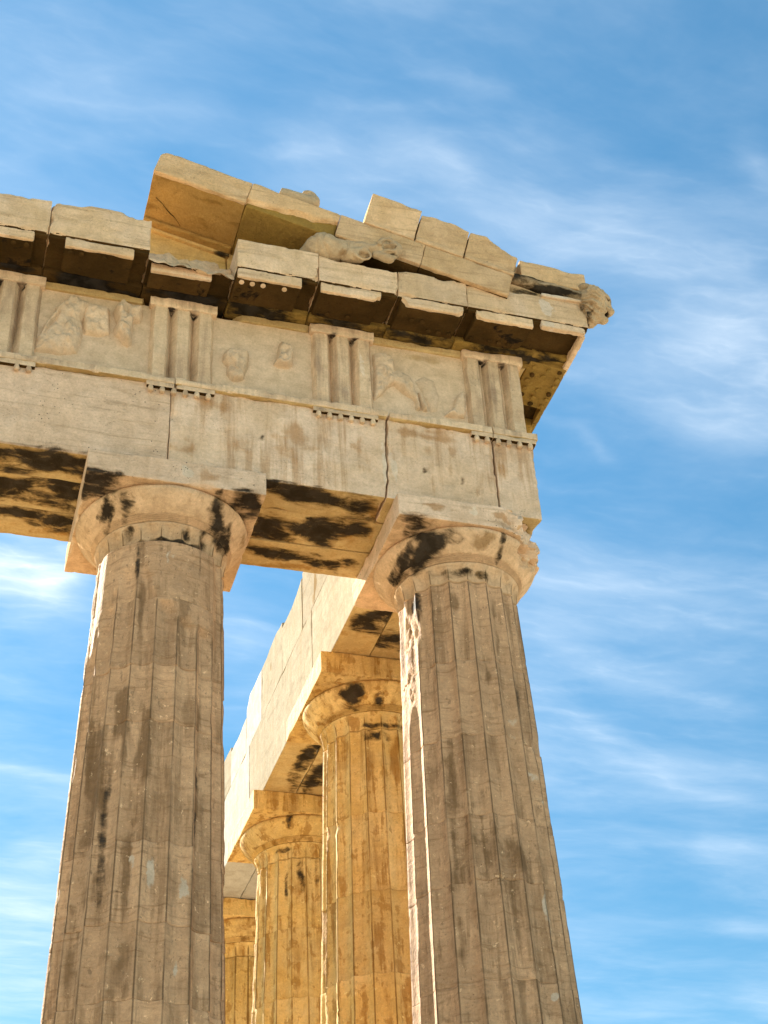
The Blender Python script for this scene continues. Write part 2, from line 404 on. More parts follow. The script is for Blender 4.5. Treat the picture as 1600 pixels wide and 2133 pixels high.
def gutta(c, r=.034, h=.05, ax=2, n=10):
    """little drop: slightly conical peg hanging down"""
    prof = [(0.72*r, 0), (r*.9, -h*.3), (r, -h*.75), (r*.82, -h), (r*.3, -h*1.02)]
    th = np.linspace(0, 2*np.pi, n, endpoint=False); V = []
    for rr, z in prof: V.append(np.stack([rr*np.cos(th), rr*np.sin(th), np.full(n, z)], 1))
    V = np.concatenate(V)+np.array(c); F = []
    for k in range(len(prof)-1):
        for i in range(n):
            j = (i+1) % n; F.append([k*n+i, (k+1)*n+i, (k+1)*n+j, k*n+j])
    F = np.array(F)[:, ::-1]
    return V, (F, [[(len(prof)-1)*n+i for i in range(n)][::-1]])
_gm = {}
def add_gutta(c, parent, mat, r=.034, h=.05):
    key = (mat, r, h)
    c = np.array(c, float)
    if key not in _gm:
        o = mesh('gutta', gutta((0, 0, 0), r, h), mat, loc=(0, 0, 0)); _gm[key] = o.data
    else:
        o = bpy.data.objects.new('gutta', _gm[key]); COL.objects.link(o)
    o.parent = parent; fix_child(o, WLOC[parent], c)
    return o

# ---------------------------------------------------------------- smooth solids from distance fields
def surf(f, lo, hi, h):
    lo = np.array(lo); hi = np.array(hi); n = np.ceil((hi-lo)/h).astype(int)+1
    ax = [lo[i]+h*np.arange(n[i]) for i in range(3)]
    G = np.stack(np.meshgrid(*ax, indexing='ij'), -1); D = f(G.reshape(-1, 3)).reshape(n)
    ins = D < 0
    cs = np.zeros(n-1); acc = np.zeros((*(n-1), 3))
    offs = [(i, j, k) for i in (0, 1) for j in (0, 1) for k in (0, 1)]
    def sl(o): return tuple(slice(o[a], n[a]-1+o[a]) for a in range(3))
    for a in offs:
        for ax_ in range(3):
            if a[ax_] == 0:
                b = list(a); b[ax_] = 1; b = tuple(b)
                da, db = D[sl(a)], D[sl(b)]; x = (da < 0) != (db < 0)
                t = np.where(x, da/np.where(x, da-db, 1), 0)
                pa = np.array(a, float); 
                for c in range(3): acc[..., c] += np.where(x, pa[c]+(t if c == ax_ else 0), 0)
                cs += x
    act = cs > 0; idx = np.full(act.shape, -1); idx[act] = np.arange(act.sum())
    cell = np.stack(np.meshgrid(*[np.arange(k-1) for k in n], indexing='ij'), -1)
    V = (cell[act]+acc[act]/cs[act][:, None])*h+lo
    F = []
    for ax_ in range(3):
        u, v = (ax_+1) % 3, (ax_+2) % 3
        S = [slice(1, n[i]-1) for i in range(3)]; S[ax_] = slice(0, n[ax_]-1)
        S2 = list(S); S2[ax_] = slice(1, n[ax_])
        x = ins[tuple(S)] != ins[tuple(S2)]
        I = np.argwhere(x); I = I+np.array([1 if i != ax_ else 0 for i in range(3)])
        if not len(I): continue
        eu = np.eye(3, dtype=int)[u]; ev = np.eye(3, dtype=int)[v]
        g = lambda J: idx[J[:, 0], J[:, 1], J[:, 2]]
        q = np.stack([g(I-eu-ev), g(I-ev), g(I), g(I-eu)], 1)
        fl = ~ins[tuple(I.T)]
        q[fl] = q[fl][:, ::-1]; F.append(q)
    return V, np.concatenate(F)
def smin(a, b, k):
    h = np.clip(.5+.5*(b-a)/k, 0, 1); return b*(1-h)+a*h-k*h*(1-h)
def ell(P, c, r, rot=0.0):
    D = P-np.array(c)
    if rot:
        D = rot_y(D, (0, 0, 0), -rot)
    r = np.array(r); k0 = np.linalg.norm(D/r, axis=1); k1 = np.linalg.norm(D/(r*r), axis=1)+1e-9
    return k0*(k0-1)/k1
def cap(P, a, b, ra, rb):
    a = np.array(a); b = np.array(b); d = b-a; t = np.clip(((P-a)@d)/(d@d), 0, 1)
    return np.linalg.norm(P-a-t[:, None]*d, axis=1)-(ra+(rb-ra)*t)

# ---------------------------------------------------------------- setting
def ground():
    n = 60; g = np.linspace(-1, 1, n); x = np.sign(g)*np.abs(g)**2.2*600
    X, Y = np.meshgrid(x, x, indexing='ij'); Pp = np.stack([X.ravel(), Y.ravel(), np.zeros(n*n)], 1)
    Pp[:, 2] = -12.85+.18*fbm(Pp, .11, 3, 4)
    i = np.arange(n*n).reshape(n, n)
    F = np.stack([i[:-1, :-1], i[1:, :-1], i[1:, 1:], i[:-1, 1:]], -1).reshape(-1, 4)
    o = mesh('ground', (Pp, F), ground_mat(), loc=(0, 0, 0), angle=0); o['kind'] = 'structure'
    lv = []
    for k in range(4):
        e = 1.0+.70*k; z1 = -10.43-.55*k; z0 = z1-.6 if k < 3 else -13.1
        lv.append(block((-32-e, -e, z0), (e, 69+e, z1), h=4.0, r0=.01, chip=.01, und=0))
    o = mesh('stepped_platform', join(lv), 'floor'); o['kind'] = 'structure'
ground()

# ---------------------------------------------------------------- columns
Z_BASE = -10.43
def shaft_r(z):
    t = np.clip(-(z+.90)/(9.53), 0, 1)
    return .738+.250*(1.18*t-.18*t*t)
NA = 240
def fluted(cx, cy, z0, z1, na=NA, dz=.05, chip=.03, seed=0.0, depth=.080, rot=0.0, soft=None, dx=0.0, dy=0.0, R_off=0.0, gap=.0015, topround=None, bite=(), rf=shaft_r, lean=0.0):
    th = np.arange(na)/na*2*np.pi+np.pi/20*1+rot
    zz = np.unique(np.concatenate([[z0+gap, z0+gap+.006, z0+.02, z0+.04], np.linspace(z0+.06, z1-.06, max(2, int((z1-z0)/dz))), [z1-.04, z1-.02, z1-gap-.006, z1-gap]]))
    T, Zz = np.meshgrid(th, zz, indexing='xy')
    # position within the flute, -1..1 with the arris at +-1 ; a flute centre lies on every axis
    w = ((T-rot)/(2*np.pi/20)) % 1.0
    t = (w-.5)*2
    t = np.where(True, ((T-rot)/(np.pi/10)+.5) % 1.0*2-1, t)
    Rr = rf(Zz)+R_off
    C = np.stack([cx+Rr*np.cos(T), cy+Rr*np.sin(T), Zz], -1)
    d = depth*Rr
    if soft is not None: d = d*soft(C.reshape(-1, 3)).reshape(T.shape)
    if topround is not None:
        k = np.clip((topround-Zz)/.10, 0, 1); d = d*np.sqrt(np.clip(k*(1.2-np.abs(t)*.3), 0, 1))
    r = Rr-d*(1-t*t)
    nA = fbm(C.reshape(-1, 3)*np.array([1, 1, .55]), 5.5, 4, seed).reshape(T.shape)
    nB = fbm(C.reshape(-1, 3), 1.3, 3, seed+2).reshape(T.shape)
    nC = fbm(C.reshape(-1, 3), 22, 2, seed+5).reshape(T.shape)
    clip = Rr-.0015-np.clip(nA-.22+.35*np.clip(nB, 0, 1), 0, 1)*chip*.9
    k = np.zeros(T.shape)
    for c, rad, s in bite: k = np.maximum(k, (blob(C.reshape(-1, 3), c, rad)*s).reshape(T.shape))
    clip = clip-k*(.03+.05*(nA+.5)+.03*nC)
    e0 = np.minimum(Zz-z0, z1-Zz)
    en = fbm(C.reshape(-1, 3), 4.0, 3, seed+8).reshape(T.shape)
    r = np.minimum(r, clip)
    r = r-(.0020+.011*np.clip(en-.25, 0, 1))*np.exp(-(e0/.008))-.012*np.clip(en-.45, 0, 1)*np.exp(-(e0/.05))
    r = r+.0025*nB+.0007*nC
    V = np.stack([cx+dx+lean*(Zz+.9)+r*np.cos(T), cy+dy+r*np.sin(T), Zz], -1).reshape(-1, 3)
    nz = len(zz); i = np.arange(nz*na).reshape(nz, na); j = np.roll(i, -1, 1)
    F = np.stack([i[:-1], j[:-1], j[1:], i[1:]], -1).reshape(-1, 4)
    line = (np.clip((np.abs(t)-.80)/.2, 0, 1)*np.clip(d/(depth*Rr)*1.3-.2, 0, 1)).reshape(-1)
    return V, (F, [list(i[0][::-1]), list(i[-1])]), {'line': line}
def lathe(cx, cy, prof, na=160, seed=0.0, amp=.004, cuts=(), pit=0.0):
    th = np.arange(na)/na*2*np.pi
    P = np.array(prof); T, K = np.meshgrid(th, np.arange(len(P)), indexing='xy')
    r = P[K, 0]; z = P[K, 1]
    C = np.stack([cx+r*np.cos(T), cy+r*np.sin(T), z], -1).reshape(-1, 3)
    n = fbm(C, 2.6, 4, seed).reshape(T.shape); n2 = fbm(C, 14, 3, seed+3).reshape(T.shape)
    r = r+amp*n+amp*.25*n2-pit*np.clip(n-.35, 0, 1)-pit*.4*np.clip(n2-.4, 0, 1)
    V = np.stack([cx+r*np.cos(T), cy+r*np.sin(T), z], -1).reshape(-1, 3)
    for p, nn, rg in cuts:
        p = np.array(p, float); nn = np.array(nn, float); nn /= np.linalg.norm(nn)
        dd = (V-p)@nn-rg*fbm(V, 5.0, 4, seed+11); V = V-np.clip(dd, 0, None)[:, None]*nn
    i = np.arange(len(P)*na).reshape(len(P), na); j = np.roll(i, -1, 1)
    F = np.stack([i[:-1], j[:-1], j[1:], i[1:]], -1).reshape(-1, 4)
    return V, (F, [list(i[0][::-1]), list(i[-1])])
def dens(prof, n):
    P = np.array(prof, float); s = np.r_[0, np.cumsum(np.hypot(*np.diff(P, axis=0).T))]
    u = np.linspace(0, s[-1], n); return np.stack([np.interp(u, s, P[:, 0]), np.interp(u, s, P[:, 1])], 1)
def column(cx, cy, joints, label, mat='shaft', capmat='capital', na=NA, dz=.05, chip=.03, soft=None, bite=(), stains=(), capstains=(), cuts=(), drumoff=.0025, half=1.035, seed=1.0, lean=0.0, dep=.078):
    rt = root('fluted_column', (cx, cy, Z_BASE), label, 'column', 'marble columns of the temple corner')
    rng = np.random.RandomState(int(abs(cx*13+cy*7+seed*31)) % 9999)
    js = [-.945]+list(joints)+[Z_BASE]
    for k in range(len(js)-1):
        o = rng.uniform(-1, 1, 2)*drumoff
        mesh('drum', fluted(cx, cy, js[k+1], js[k], na=na, dz=dz if js[k] > -7 else .25, chip=chip, seed=seed+k*.77, soft=soft, lean=lean, depth=dep, dx=o[0], dy=o[1], R_off=rng.uniform(-.0025, .0025), bite=bite), mat, rt, stains=stains, angle=0)
    nr = lambda z: .735+.05*np.clip((z+.94)/.26, 0, 1)**1.6
    mesh('necking', fluted(cx, cy, -.935, -.690, na=na, dz=.025, chip=chip*.6, seed=seed+9, rf=nr, topround=-.715, gap=.012, bite=bite, depth=.085), capmat, rt, stains=capstains, angle=0)
    ann = []
    for k in range(4):
        z = -.690+.019*k; r = .785+.009*k
        ann += [(r-.028, z), (r-.002, z+.0025), (r+.008, z+.008), (r+.003, z+.0135), (r-.022, z+.017)]
    mesh('annulet_rings', lathe(cx, cy, ann, na=na if na > 180 else 140, seed=seed+4, amp=.003, cuts=cuts), capmat, rt, stains=capstains, angle=50)
    ech = dens([(.80, -.617), (.835, -.600), (.885, -.552), (.935, -.500), (.978, -.448), (1.004, -.410), (1.016, -.380), (1.012, -.350), (.985, -.328)], 26)
    mesh('echinus', lathe(cx, cy, ech, na=na, seed=seed+5, amp=.006, cuts=cuts, pit=.02), capmat, rt, stains=capstains, angle=0)
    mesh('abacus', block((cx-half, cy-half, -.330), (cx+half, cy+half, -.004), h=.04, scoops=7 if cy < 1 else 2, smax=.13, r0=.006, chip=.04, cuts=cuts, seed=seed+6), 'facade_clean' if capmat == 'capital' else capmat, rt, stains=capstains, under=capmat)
    return rt

def soft2(V):    # flutes worn away and filled near the top of the second column
    z = V[:, 2]; a = np.arctan2(V[:, 1], V[:, 0]+3.68)
    n = fbm(V, 2.0, 3, 5)
    lim = -1.75+.35*n+.35*np.cos(a*3)
    face = np.clip((np.cos(a-R(255))-.25)/.35, 0, 1)      # only where it faces the square
    return np.maximum(np.clip(.12+np.clip((lim-z)/.18, 0, 1), 0, 1), 1-face)*1.15
def soft_corner(V):
    a = np.arctan2(V[:, 1], V[:, 0])
    return 1+.50*np.clip((np.cos(a-R(278))-.25)/.4, 0, 1)
S2 = [('brown', (-3.95, -.72, -2.1), (.07, .25, .9), .9), ('brown', (-4.10, -.70, -3.4), (.10, .3, 1.0), .95), ('brown', (-3.87, -.75, -3.6), (.10, .25, .75), 1.0),
      ('brown', (-4.30, -.5, -4.0), (.16, .3, 1.2), .95), ('brown', (-4.02, -.7, -5.9), (.2, .3, .5), .8), ('black', (-4.2, -.6, -4.3), (.05, .3, .9), .5), ('brown', (-3.95, -.72, -4.9), (.10, .25, .9), .75), ('brown', (-4.4, -.45, -5.6), (.14, .3, .9), .7), ('brown', (-3.3, -.72, -3.2), (.06, .3, 1.4), .5),
      ('pale', (-3.72, -.80, -4.95), (.10, .2, .28), .8), ('pale', (-3.40, -.80, -5.1), (.09, .2, .20), .8), ('pale', (-3.45, -.80, -5.9), (.06, .2, .32), .85), ('pale', (-3.95, -.8, -4.9), (.09, .2, .25), .6),
      ('pale', (-3.6, -.7, -1.2), (.55, .4, .5), .42), ('black', (-4.05, -.68, -1.15), (.035, .2, .35), .55), ('black', (-3.33, -.66, -1.15), (.025, .2, .3), .6), ('black', (-3.80, -.78, -1.0), (.03, .2, .12), .6), ('black', (-3.3, -.75, -4.2), (.03, .2, 1.2), .38)]
C2 = [('black', (-4.52, -.85, -.33), (0.308, 0.392, 0.070), 1.0), ('black', (-4.25, -.72, -.50), (0.140, 0.350, 0.196), .9), ('black', (-4.43, -.60, -.52), (0.098, 0.350, 0.224), 1.0), ('black', (-3.16, -.72, -.54), (0.168, 0.350, 0.252), 1.0),
      ('black', (-3.02, -.55, -.66), (0.154, 0.350, 0.182), 1.0), ('black', (-2.85, -.85, -.33), (0.238, 0.392, 0.070), 1.0), ('black', (-3.45, -.74, -.92), (0.630, 0.420, 0.049), .85), ('black', (-3.30, -.70, -.80), (0.098, 0.280, 0.098), .9), ('black', (-3.52, -.74, -.80), (0.084, 0.280, 0.084), .7),
      ('black', (-4.15, -.6, -.80), (0.084, 0.280, 0.084), .6), ('brown', (-3.35, -1.03, -.14), (.42, .1, .16), .7), ('brown', (-2.75, -.4, -.5), (.25, .6, .2), .5), ('pale', (-3.55, -1.03, -.17), (.12, .06, .15), .9), ('brown', (-4.35, .9, -.33), (.25, .12, .06), .7)]
column(-3.68, 0, (-1.72, -2.58, -3.27, -4.64, -5.48, -6.24, -7.2, -8.15, -9.2), 'left one of the two thick grey-brown front columns, streaked with dark rain stains', soft=soft2, stains=S2, capstains=C2, seed=2.0, lean=.0075)
SC = [('brown', (-.50, -.66, -1.25), (.07, .3, .4), .9), ('brown', (-.28, -.75, -1.2), (.09, .3, .45), .9), ('black', (-.64, -.45, -1.2), (.05, .3, .5), .7), ('brown', (.20, -.75, -1.5), (.10, .3, .6), .7), ('brown', (-.1, -.8, -4.7), (.5, .3, .8), .55),
      ('brown', (-.45, -.7, -3.9), (.3, .4, 1.2), .6), ('brown', (-.55, -.6, -5.2), (.2, .4, 1.2), .6), ('pale', (.50, -.65, -3.2), (.16, .3, .9), .6), ('pale', (.30, -.78, -2.9), (.16, .3, .5), .52), ('pale', (.45, -.75, -5.1), (.12, .3, .4), .65), ('pale', (.35, -.8, -5.95), (.12, .3, .12), .8),
      ('pale', (-.45, -.65, -1.9), (.3, .4, .35), .42), ('brown', (.02, -.80, -2.2), (.06, .2, .22), .85), ('black', (.42, -.70, -2.4), (.04, .2, .7), .5)]
CC = [('black', (-.62, -.62, -.50), (0.247, 0.416, 0.221), 1.0), ('black', (-.80, -.35, -.55), (0.156, 0.390, 0.156), .9), ('black', (-.42, -.74, -.46), (0.286, 0.390, 0.130), .55), ('black', (-.8, -.97, -.33), (0.234, 0.130, 0.065), .7), ('black', (-.35, -.72, -.82), (0.364, 0.325, 0.104), .55), ('black', (.10, -.72, -.84), (0.130, 0.325, 0.104), .6),
      ('brown', (.05, -.85, -.46), (.26, .3, .16), .9), ('brown', (-.55, -1.03, -.14), (.32, .1, .10), .95), ('brown', (.25, -1.0, -.16), (.20, .15, .12), .95), ('brown', (.06, -.74, -.83), (.1, .2, .07), .9), ('pale', (-.08, -1.03, -.14), (.13, .1, .14), .6), ('pale', (.72, -.68, -.25), (.30, .30, .32), .75), ('black', (.28, -.80, -.48), (0.065, 0.260, 0.182), .6)]
column(0, 0, (-2.035, -3.02, -4.0, -4.75, -5.82, -6.8, -7.8, -8.8, -9.6), 'corner front column, its capital broken on the right, sunlit strip along its left edge', stains=SC, capstains=CC,
       cuts=[((.37, -1.04, -.1), (.74, -.66, -.08), .14)], bite=[((-.70, -.15, -1.95), (.45, .40, .75), .8), ((-.2, -.8, -4.78), (.3, .2, .05), .8), ((.55, -.5, -2.9), (.2, .2, .5), .4)], seed=5.0, lean=-.0065, dep=.062, chip=.022, soft=soft_corner)
def goldst(cy):
    return [('black', (-.52, cy-.75, -.50), (.17, .35, .17), 1.0), ('black', (-.2, cy-.75, -.55), (.10, .3, .14), .65), ('black', (-.15, cy-.72, -.86), (.45, .3, .06), .75), ('brown', (-.75, cy-.4, -.62), (.2, .4, .15), .6), ('pale', (-.1, cy-.8, -.45), (.4, .3, .14), .5)]
column(0, 3.69, (-2.20, -3.30, -4.40, -5.7, -6.8, -7.9, -9.1), 'golden orange column standing directly behind the corner column on the side colonnade', mat='gold', capmat='gold', na=180, capstains=goldst(3.69),
       stains=[('brown', (.05, 2.95, -1.35), (.10, .3, .5), 1.0), ('pale', (-.2, 2.95, -2.9), (.25, .3, .5), .35), ('black', (-.25, 2.98, -1.05), (.25, .2, .12), .55)], bite=[((-.7, 3.4, -2.3), (.3, .3, .1), .8), ((-.7, 3.4, -4.85), (.35, .35, .2), 1.0)], seed=7.0)
column(0, 7.98, (-2.1, -3.2, -4.6, -5.8, -7.0, -8.2, -9.3), 'golden column second in the row behind the corner column, black runs under its capital', mat='gold', capmat='gold', na=160, dz=.08, capstains=[('black', (-.42, 7.2, -.46), (.09, .35, .13), 1.0), ('black', (-.45, 7.25, -.80), (.12, .3, .05), .9), ('brown', (-.7, 7.5, -.45), (.2, .4, .1), .6)],
       stains=[('black', (-.42, 7.27, -1.35), (.045, .2, .5), .95), ('black', (-.2, 7.25, -1.2), (.10, .2, .35), .7), ('brown', (-.15, 7.25, -1.5), (.3, .2, .8), .6), ('black', (.05, 7.25, -1.1), (.05, .2, .3), .6)], seed=9.0)
column(0, 12.27, (-2.4, -3.9, -5.4, -7.0, -8.6), 'farthest column of the receding row, a sliver of yellow marble beside the left front column', mat='gold', capmat='gold', na=100, dz=.15, seed=11.0)

# ---------------------------------------------------------------- architrave
F_Y = -.885
GRP_A = 'architrave blocks over the front columns'
def guttae_row(reg, x0, x1, mat, miss=()):
    for k in range(6):
        if k in miss: continue
        add_gutta((x0+(k+.5)*(x1-x0)/6, -.918, 1.174), reg, mat, r=.037, h=.078)
def taenia_piece(x0, x1, rt, seed=None):
    mesh('taenia', block((x0, -.945, 1.245), (x1, -.40, 1.350), h=.035, scoops=int((x1-x0)*4), smax=.06, r0=.006, chip=.04, und=.004), 'triglyph', rt, under='soffit')
def regula(x0, x1, rt, mat='triglyph', miss=()):
    rg = mesh('regula', block((x0, -.940, 1.172), (x1, -.80, 1.243), h=.05, r0=.006, chip=.03), mat, rt, under='dark')  # dark undersides, here and on other regulae, paint shadow between the drops
    guttae_row(rg, x0, x1, mat, miss)
SOF = [('black', (-1.95, -.72, 0), (0.91, 0.28, .05), 1.0), ('black', (-1.35, -.62, 0), (0.38, 0.33, .05), .75), ('brown', (-1.2, -.6, 0), (.3, .3, .05), .8)]
# left block
rt = root('architrave_block', (-5.9, -.62, 0), 'smooth pale architrave block at the left edge, bedded horizontally and pitted near its top', 'stone block', GRP_A)
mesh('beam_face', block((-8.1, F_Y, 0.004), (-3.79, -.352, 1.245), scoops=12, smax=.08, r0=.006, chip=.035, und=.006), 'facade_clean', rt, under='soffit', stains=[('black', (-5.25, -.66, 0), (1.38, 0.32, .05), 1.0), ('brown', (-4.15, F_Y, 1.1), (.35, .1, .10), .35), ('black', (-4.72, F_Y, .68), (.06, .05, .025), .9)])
taenia_piece(-8.1, -3.755, rt); regula(-6.25, -5.41, rt, miss=(0, 1, 3)); 
rg = mesh('regula', block((-4.10, -.940, 1.172), (-3.76, -.80, 1.243), r0=.006, chip=.03), 'triglyph', rt, under='dark')
for k in range(3): add_gutta((-4.04+.14*k, -.918, 1.174), rg, 'triglyph', .037, .078)
# middle block
rt = root('architrave_block', (-2.4, -.62, 0), 'rust-streaked architrave block spanning between the two front columns', 'stone block', GRP_A)
crk = lambda V: np.where(V[:, :1] > -1.3, V+np.stack([np.clip((V[:, 0]+1.3)/.22, 0, 1)*(.030*fbm(V*np.array([0, 0, 1.])+np.array([3, 2, 0]), 4.0, 4, 3.3)-.03*np.clip((.45-V[:, 2])/.45, 0, 1)), 0*V[:, 0], 0*V[:, 0]], 1), V)
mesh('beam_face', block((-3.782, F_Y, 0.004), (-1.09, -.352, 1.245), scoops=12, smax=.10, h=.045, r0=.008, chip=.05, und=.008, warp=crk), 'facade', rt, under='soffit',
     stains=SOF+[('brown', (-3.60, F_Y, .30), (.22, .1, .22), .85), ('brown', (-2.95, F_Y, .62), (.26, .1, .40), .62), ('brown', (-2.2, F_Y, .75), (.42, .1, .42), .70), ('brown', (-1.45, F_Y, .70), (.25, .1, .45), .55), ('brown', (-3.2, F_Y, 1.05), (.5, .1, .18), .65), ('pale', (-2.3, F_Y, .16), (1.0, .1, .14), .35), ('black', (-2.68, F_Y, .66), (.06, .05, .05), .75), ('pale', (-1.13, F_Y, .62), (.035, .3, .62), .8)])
taenia_piece(-3.748, -1.06, rt)
rg = mesh('regula', block((-3.74, -.940, 1.172), (-3.26, -.80, 1.243), r0=.006, chip=.03), 'triglyph', rt, under='dark')
for k in range(3): add_gutta((-3.62+.14*k, -.918, 1.174), rg, 'triglyph', .037, .078)
regula(-2.03, -1.19, rt)
# corner block
rt = root('architrave_block', (-.4, -.62, 0), 'architrave block over the corner column, cracked at its left end and patched with pale mortar', 'stone block', GRP_A)
crk2 = lambda V: np.where(V[:, :1] < -.85, V+np.stack([np.clip((-.85-V[:, 0])/.22, 0, 1)*(.030*fbm(V*np.array([0, 0, 1.])+np.array([3, 2, 0]), 4.0, 4, 3.3)-.03*np.clip((.45-V[:, 2])/.45, 0, 1)), 0*V[:, 0], 0*V[:, 0]], 1), V)
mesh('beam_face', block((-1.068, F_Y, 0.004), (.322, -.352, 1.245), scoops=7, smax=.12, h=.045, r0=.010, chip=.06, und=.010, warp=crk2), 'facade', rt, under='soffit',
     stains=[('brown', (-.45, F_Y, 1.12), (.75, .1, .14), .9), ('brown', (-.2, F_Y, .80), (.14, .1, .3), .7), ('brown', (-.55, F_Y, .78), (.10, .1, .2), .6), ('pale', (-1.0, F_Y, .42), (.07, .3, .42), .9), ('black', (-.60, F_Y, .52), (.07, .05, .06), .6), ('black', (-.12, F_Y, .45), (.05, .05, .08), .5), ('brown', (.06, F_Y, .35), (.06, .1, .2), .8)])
taenia_piece(-1.045, .33, rt)
rg = mesh('regula', block((.04, -.940, 1.172), (.325, -.80, 1.243), r0=.006, chip=.04), 'triglyph', rt, under='dark')
for k in range(2): add_gutta((.11+.14*k, -.918, 1.174), rg, 'triglyph', .037, .078)
# return block of the side architrave, its end face closing the corner
rt = root('architrave_block', (.61, 2.0, 0), 'narrow end of the side architrave closing the right corner, separated by a dark vertical seam', 'stone block', GRP_A)
mesh('beam_face', block((.345, F_Y, 0.004), (.885, 3.68, 1.245), scoops=4, smax=.10, h=.05, r0=.008, chip=.04, und=.006), 'facade', rt, under='soffit',
     stains=[('black', (.62, -.62, 0), (0.24, 0.17, .05), 1.0), ('brown', (.42, F_Y, .8), (.08, .1, .5), .6), ('brown', (.75, F_Y, .35), (.05, .05, .3), .4)])
mesh('taenia', block((.338, -.945, 1.245), (.945, 3.68, 1.350), h=.06, r0=.010, chip=.05), 'triglyph', rt, under='soffit')
rg = mesh('regula', block((.335, -.940, 1.172), (.925, -.80, 1.243), r0=.006, chip=.03), 'triglyph', rt, under='dark')
for k in range(4): add_gutta((.40+.145*k, -.918, 1.174), rg, 'triglyph', .037, .078)

GRP_S = 'soffit beams behind the front architrave'
def beam(lo, hi, label, st, mat='soffit', grp=GRP_S, **kw):
    o = mesh('soffit_beam', block(lo, hi, h=.06, r0=.006, chip=.03, und=.006, **kw), mat, stains=st)
    tag(o, label, 'stone beam', grp)
beam((-3.66, -.338, .012), (-1.0, .282, 1.2), 'middle ceiling beam between the two front columns, black with soot crust', [('black', (-1.90, -.03, 0), (0.99, 0.37, .05), 1.0), ('black', (-2.35, .0, 0), (0.44, 0.41, .05), .9), ('brown', (-1.3, 0, 0), (.4, .35, .05), .6)])
beam((-3.66, .296, .002), (-.89, .86, 1.2), 'rear ceiling beam between the two front columns, golden with small black patches', [('black', (-2.18, .52, 0), (0.49, 0.18, .05), .95), ('black', (-1.52, .62, 0), (0.38, 0.17, .05), .9), ('black', (-1.18, .55, 0), (0.15, 0.13, .05), .7), ('brown', (-1.9, .78, 0), (.8, .12, .05), .8)])
beam((-8.0, -.338, .010), (-3.70, .282, 1.2), 'middle ceiling beam left of the left front column, wide black crust', [('black', (-5.3, -.10, 0), (1.31, 0.29, .05), 1.0), ('black', (-4.85, .12, 0), (0.44, 0.20, .05), .6)])
beam((-8.0, .296, .003), (-3.70, .86, 1.2), 'rear ceiling beam left of the left front column, thin black band and golden edge', [('black', (-5.3, .42, 0), (1.46, 0.20, .05), .95), ('black', (-4.9, .62, 0), (0.50, 0.13, .05), .7), ('brown', (-5.2, .7, 0), (.9, .14, .05), .6)])

GRP_F = 'side colonnade architrave beams'
ys = [.875, 3.69, 7.98, 12.27, 16.5]
names = ['over the corner bay', 'between the two golden columns', 'beyond the second golden column', 'farthest along the row']
inner = ['lit', 'lit', 'lit', 'new']
for k in range(4):
    y0, y1 = ys[k]+.014, ys[k+1]-.014
    st = [('black', (-.45, (1.55, 5.9, 10.4, 14)[k], 0), ((.30, .62, .05), (.22, .9, .05), (.1, .1, .05), (.1, .1, .05))[k], (1.0, .8, 0, 0)[k]), ('brown', (-.6, y0+1.2, 0), (.35, 1.2, .05), .4)]
    o = mesh('soffit_beam', block((-.885, y0, .004), (-.337, y1, 1.345), h=.07, r0=.005, chip=.025, und=.006), 'new' if k == 2 else inner[k], stains=st, under=None if k == 2 else 'soffit')
    tag(o, 'sun-bleached inner architrave beam of the side row, ' + names[k], 'stone beam', GRP_F)
    st = [('black', (-.10, (2.2, 6.2, 10, 14)[k], 0), ((.28, .45, .05), (.28, .85, .05), (.1, .1, .05), (.1, .1, .05))[k], (1.0, 1.0, 0, 0)[k])]
    o = mesh('soffit_beam', block((-.325, y0, .010), (.315, y1, 1.30), h=.08, r0=.006, chip=.03), 'new' if k == 2 else 'soffit', stains=st)
    tag(o, 'shaded middle beam of the side row, ' + names[k], 'stone beam', GRP_F)
    if k:
        o = mesh('soffit_beam', block((.33, y0, .006), (.885, y1, 1.345), h=.12, r0=.006, chip=.03), 'soffit')
        tag(o, 'outer beam of the side row, ' + names[k], 'stone beam', GRP_F)

# backing blocks of the side frieze, sunlit, with uneven broken tops
GRP_B = 'sunlit backing blocks above the side architrave'
def rough_top(z0, hfun):
    return lambda V: np.stack([V[:, 0], V[:, 1], z0+(V[:, 2]-z0)*np.interp(V[:, 1], *hfun)+np.clip(V[:, 2]-z0-.5, 0, 1)*.05*fbm(V, 3.0, 3, 2.2)], 1)
backs = [(.95, 4.205, 2.36, ([.9, 4.3], [1, 1]), 'lit', 'nearest sunlit backing block, its top hidden by the front beam, beside a brown slot'),
         (4.255, 5.55, 2.30, ([4.25, 4.5, 4.9, 5.55], [1.0, .93, .84, .86]), 'lit', 'short sunlit backing block with a notched top, second from the front'),
         (5.56, 7.03, 2.36, ([5.56, 6.0, 6.7, 7.03], [.94, 1.0, .93, .95]), 'lit', 'sunlit backing block with a brown square socket, third from the front'),
         (7.065, 8.25, 2.33, ([7, 8, 8.3], [.98, 1.0, .80]), 'new', 'bright white new backing block, fourth from the front'),
         (8.26, 9.55, 2.02, ([8.2, 9.0, 9.6], [1.0, .97, 1.04]), 'new', 'low white backing block, fifth from the front'),
         (9.56, 11.4, 2.14, ([9.5, 10.5, 11.4], [1.0, 1.05, .95]), 'lit', 'weathered backing block near the far end, sixth from the front'),
         (11.41, 14.0, 2.3, ([11, 14], [1, 1]), 'lit', 'last backing block, farthest along the side row')]
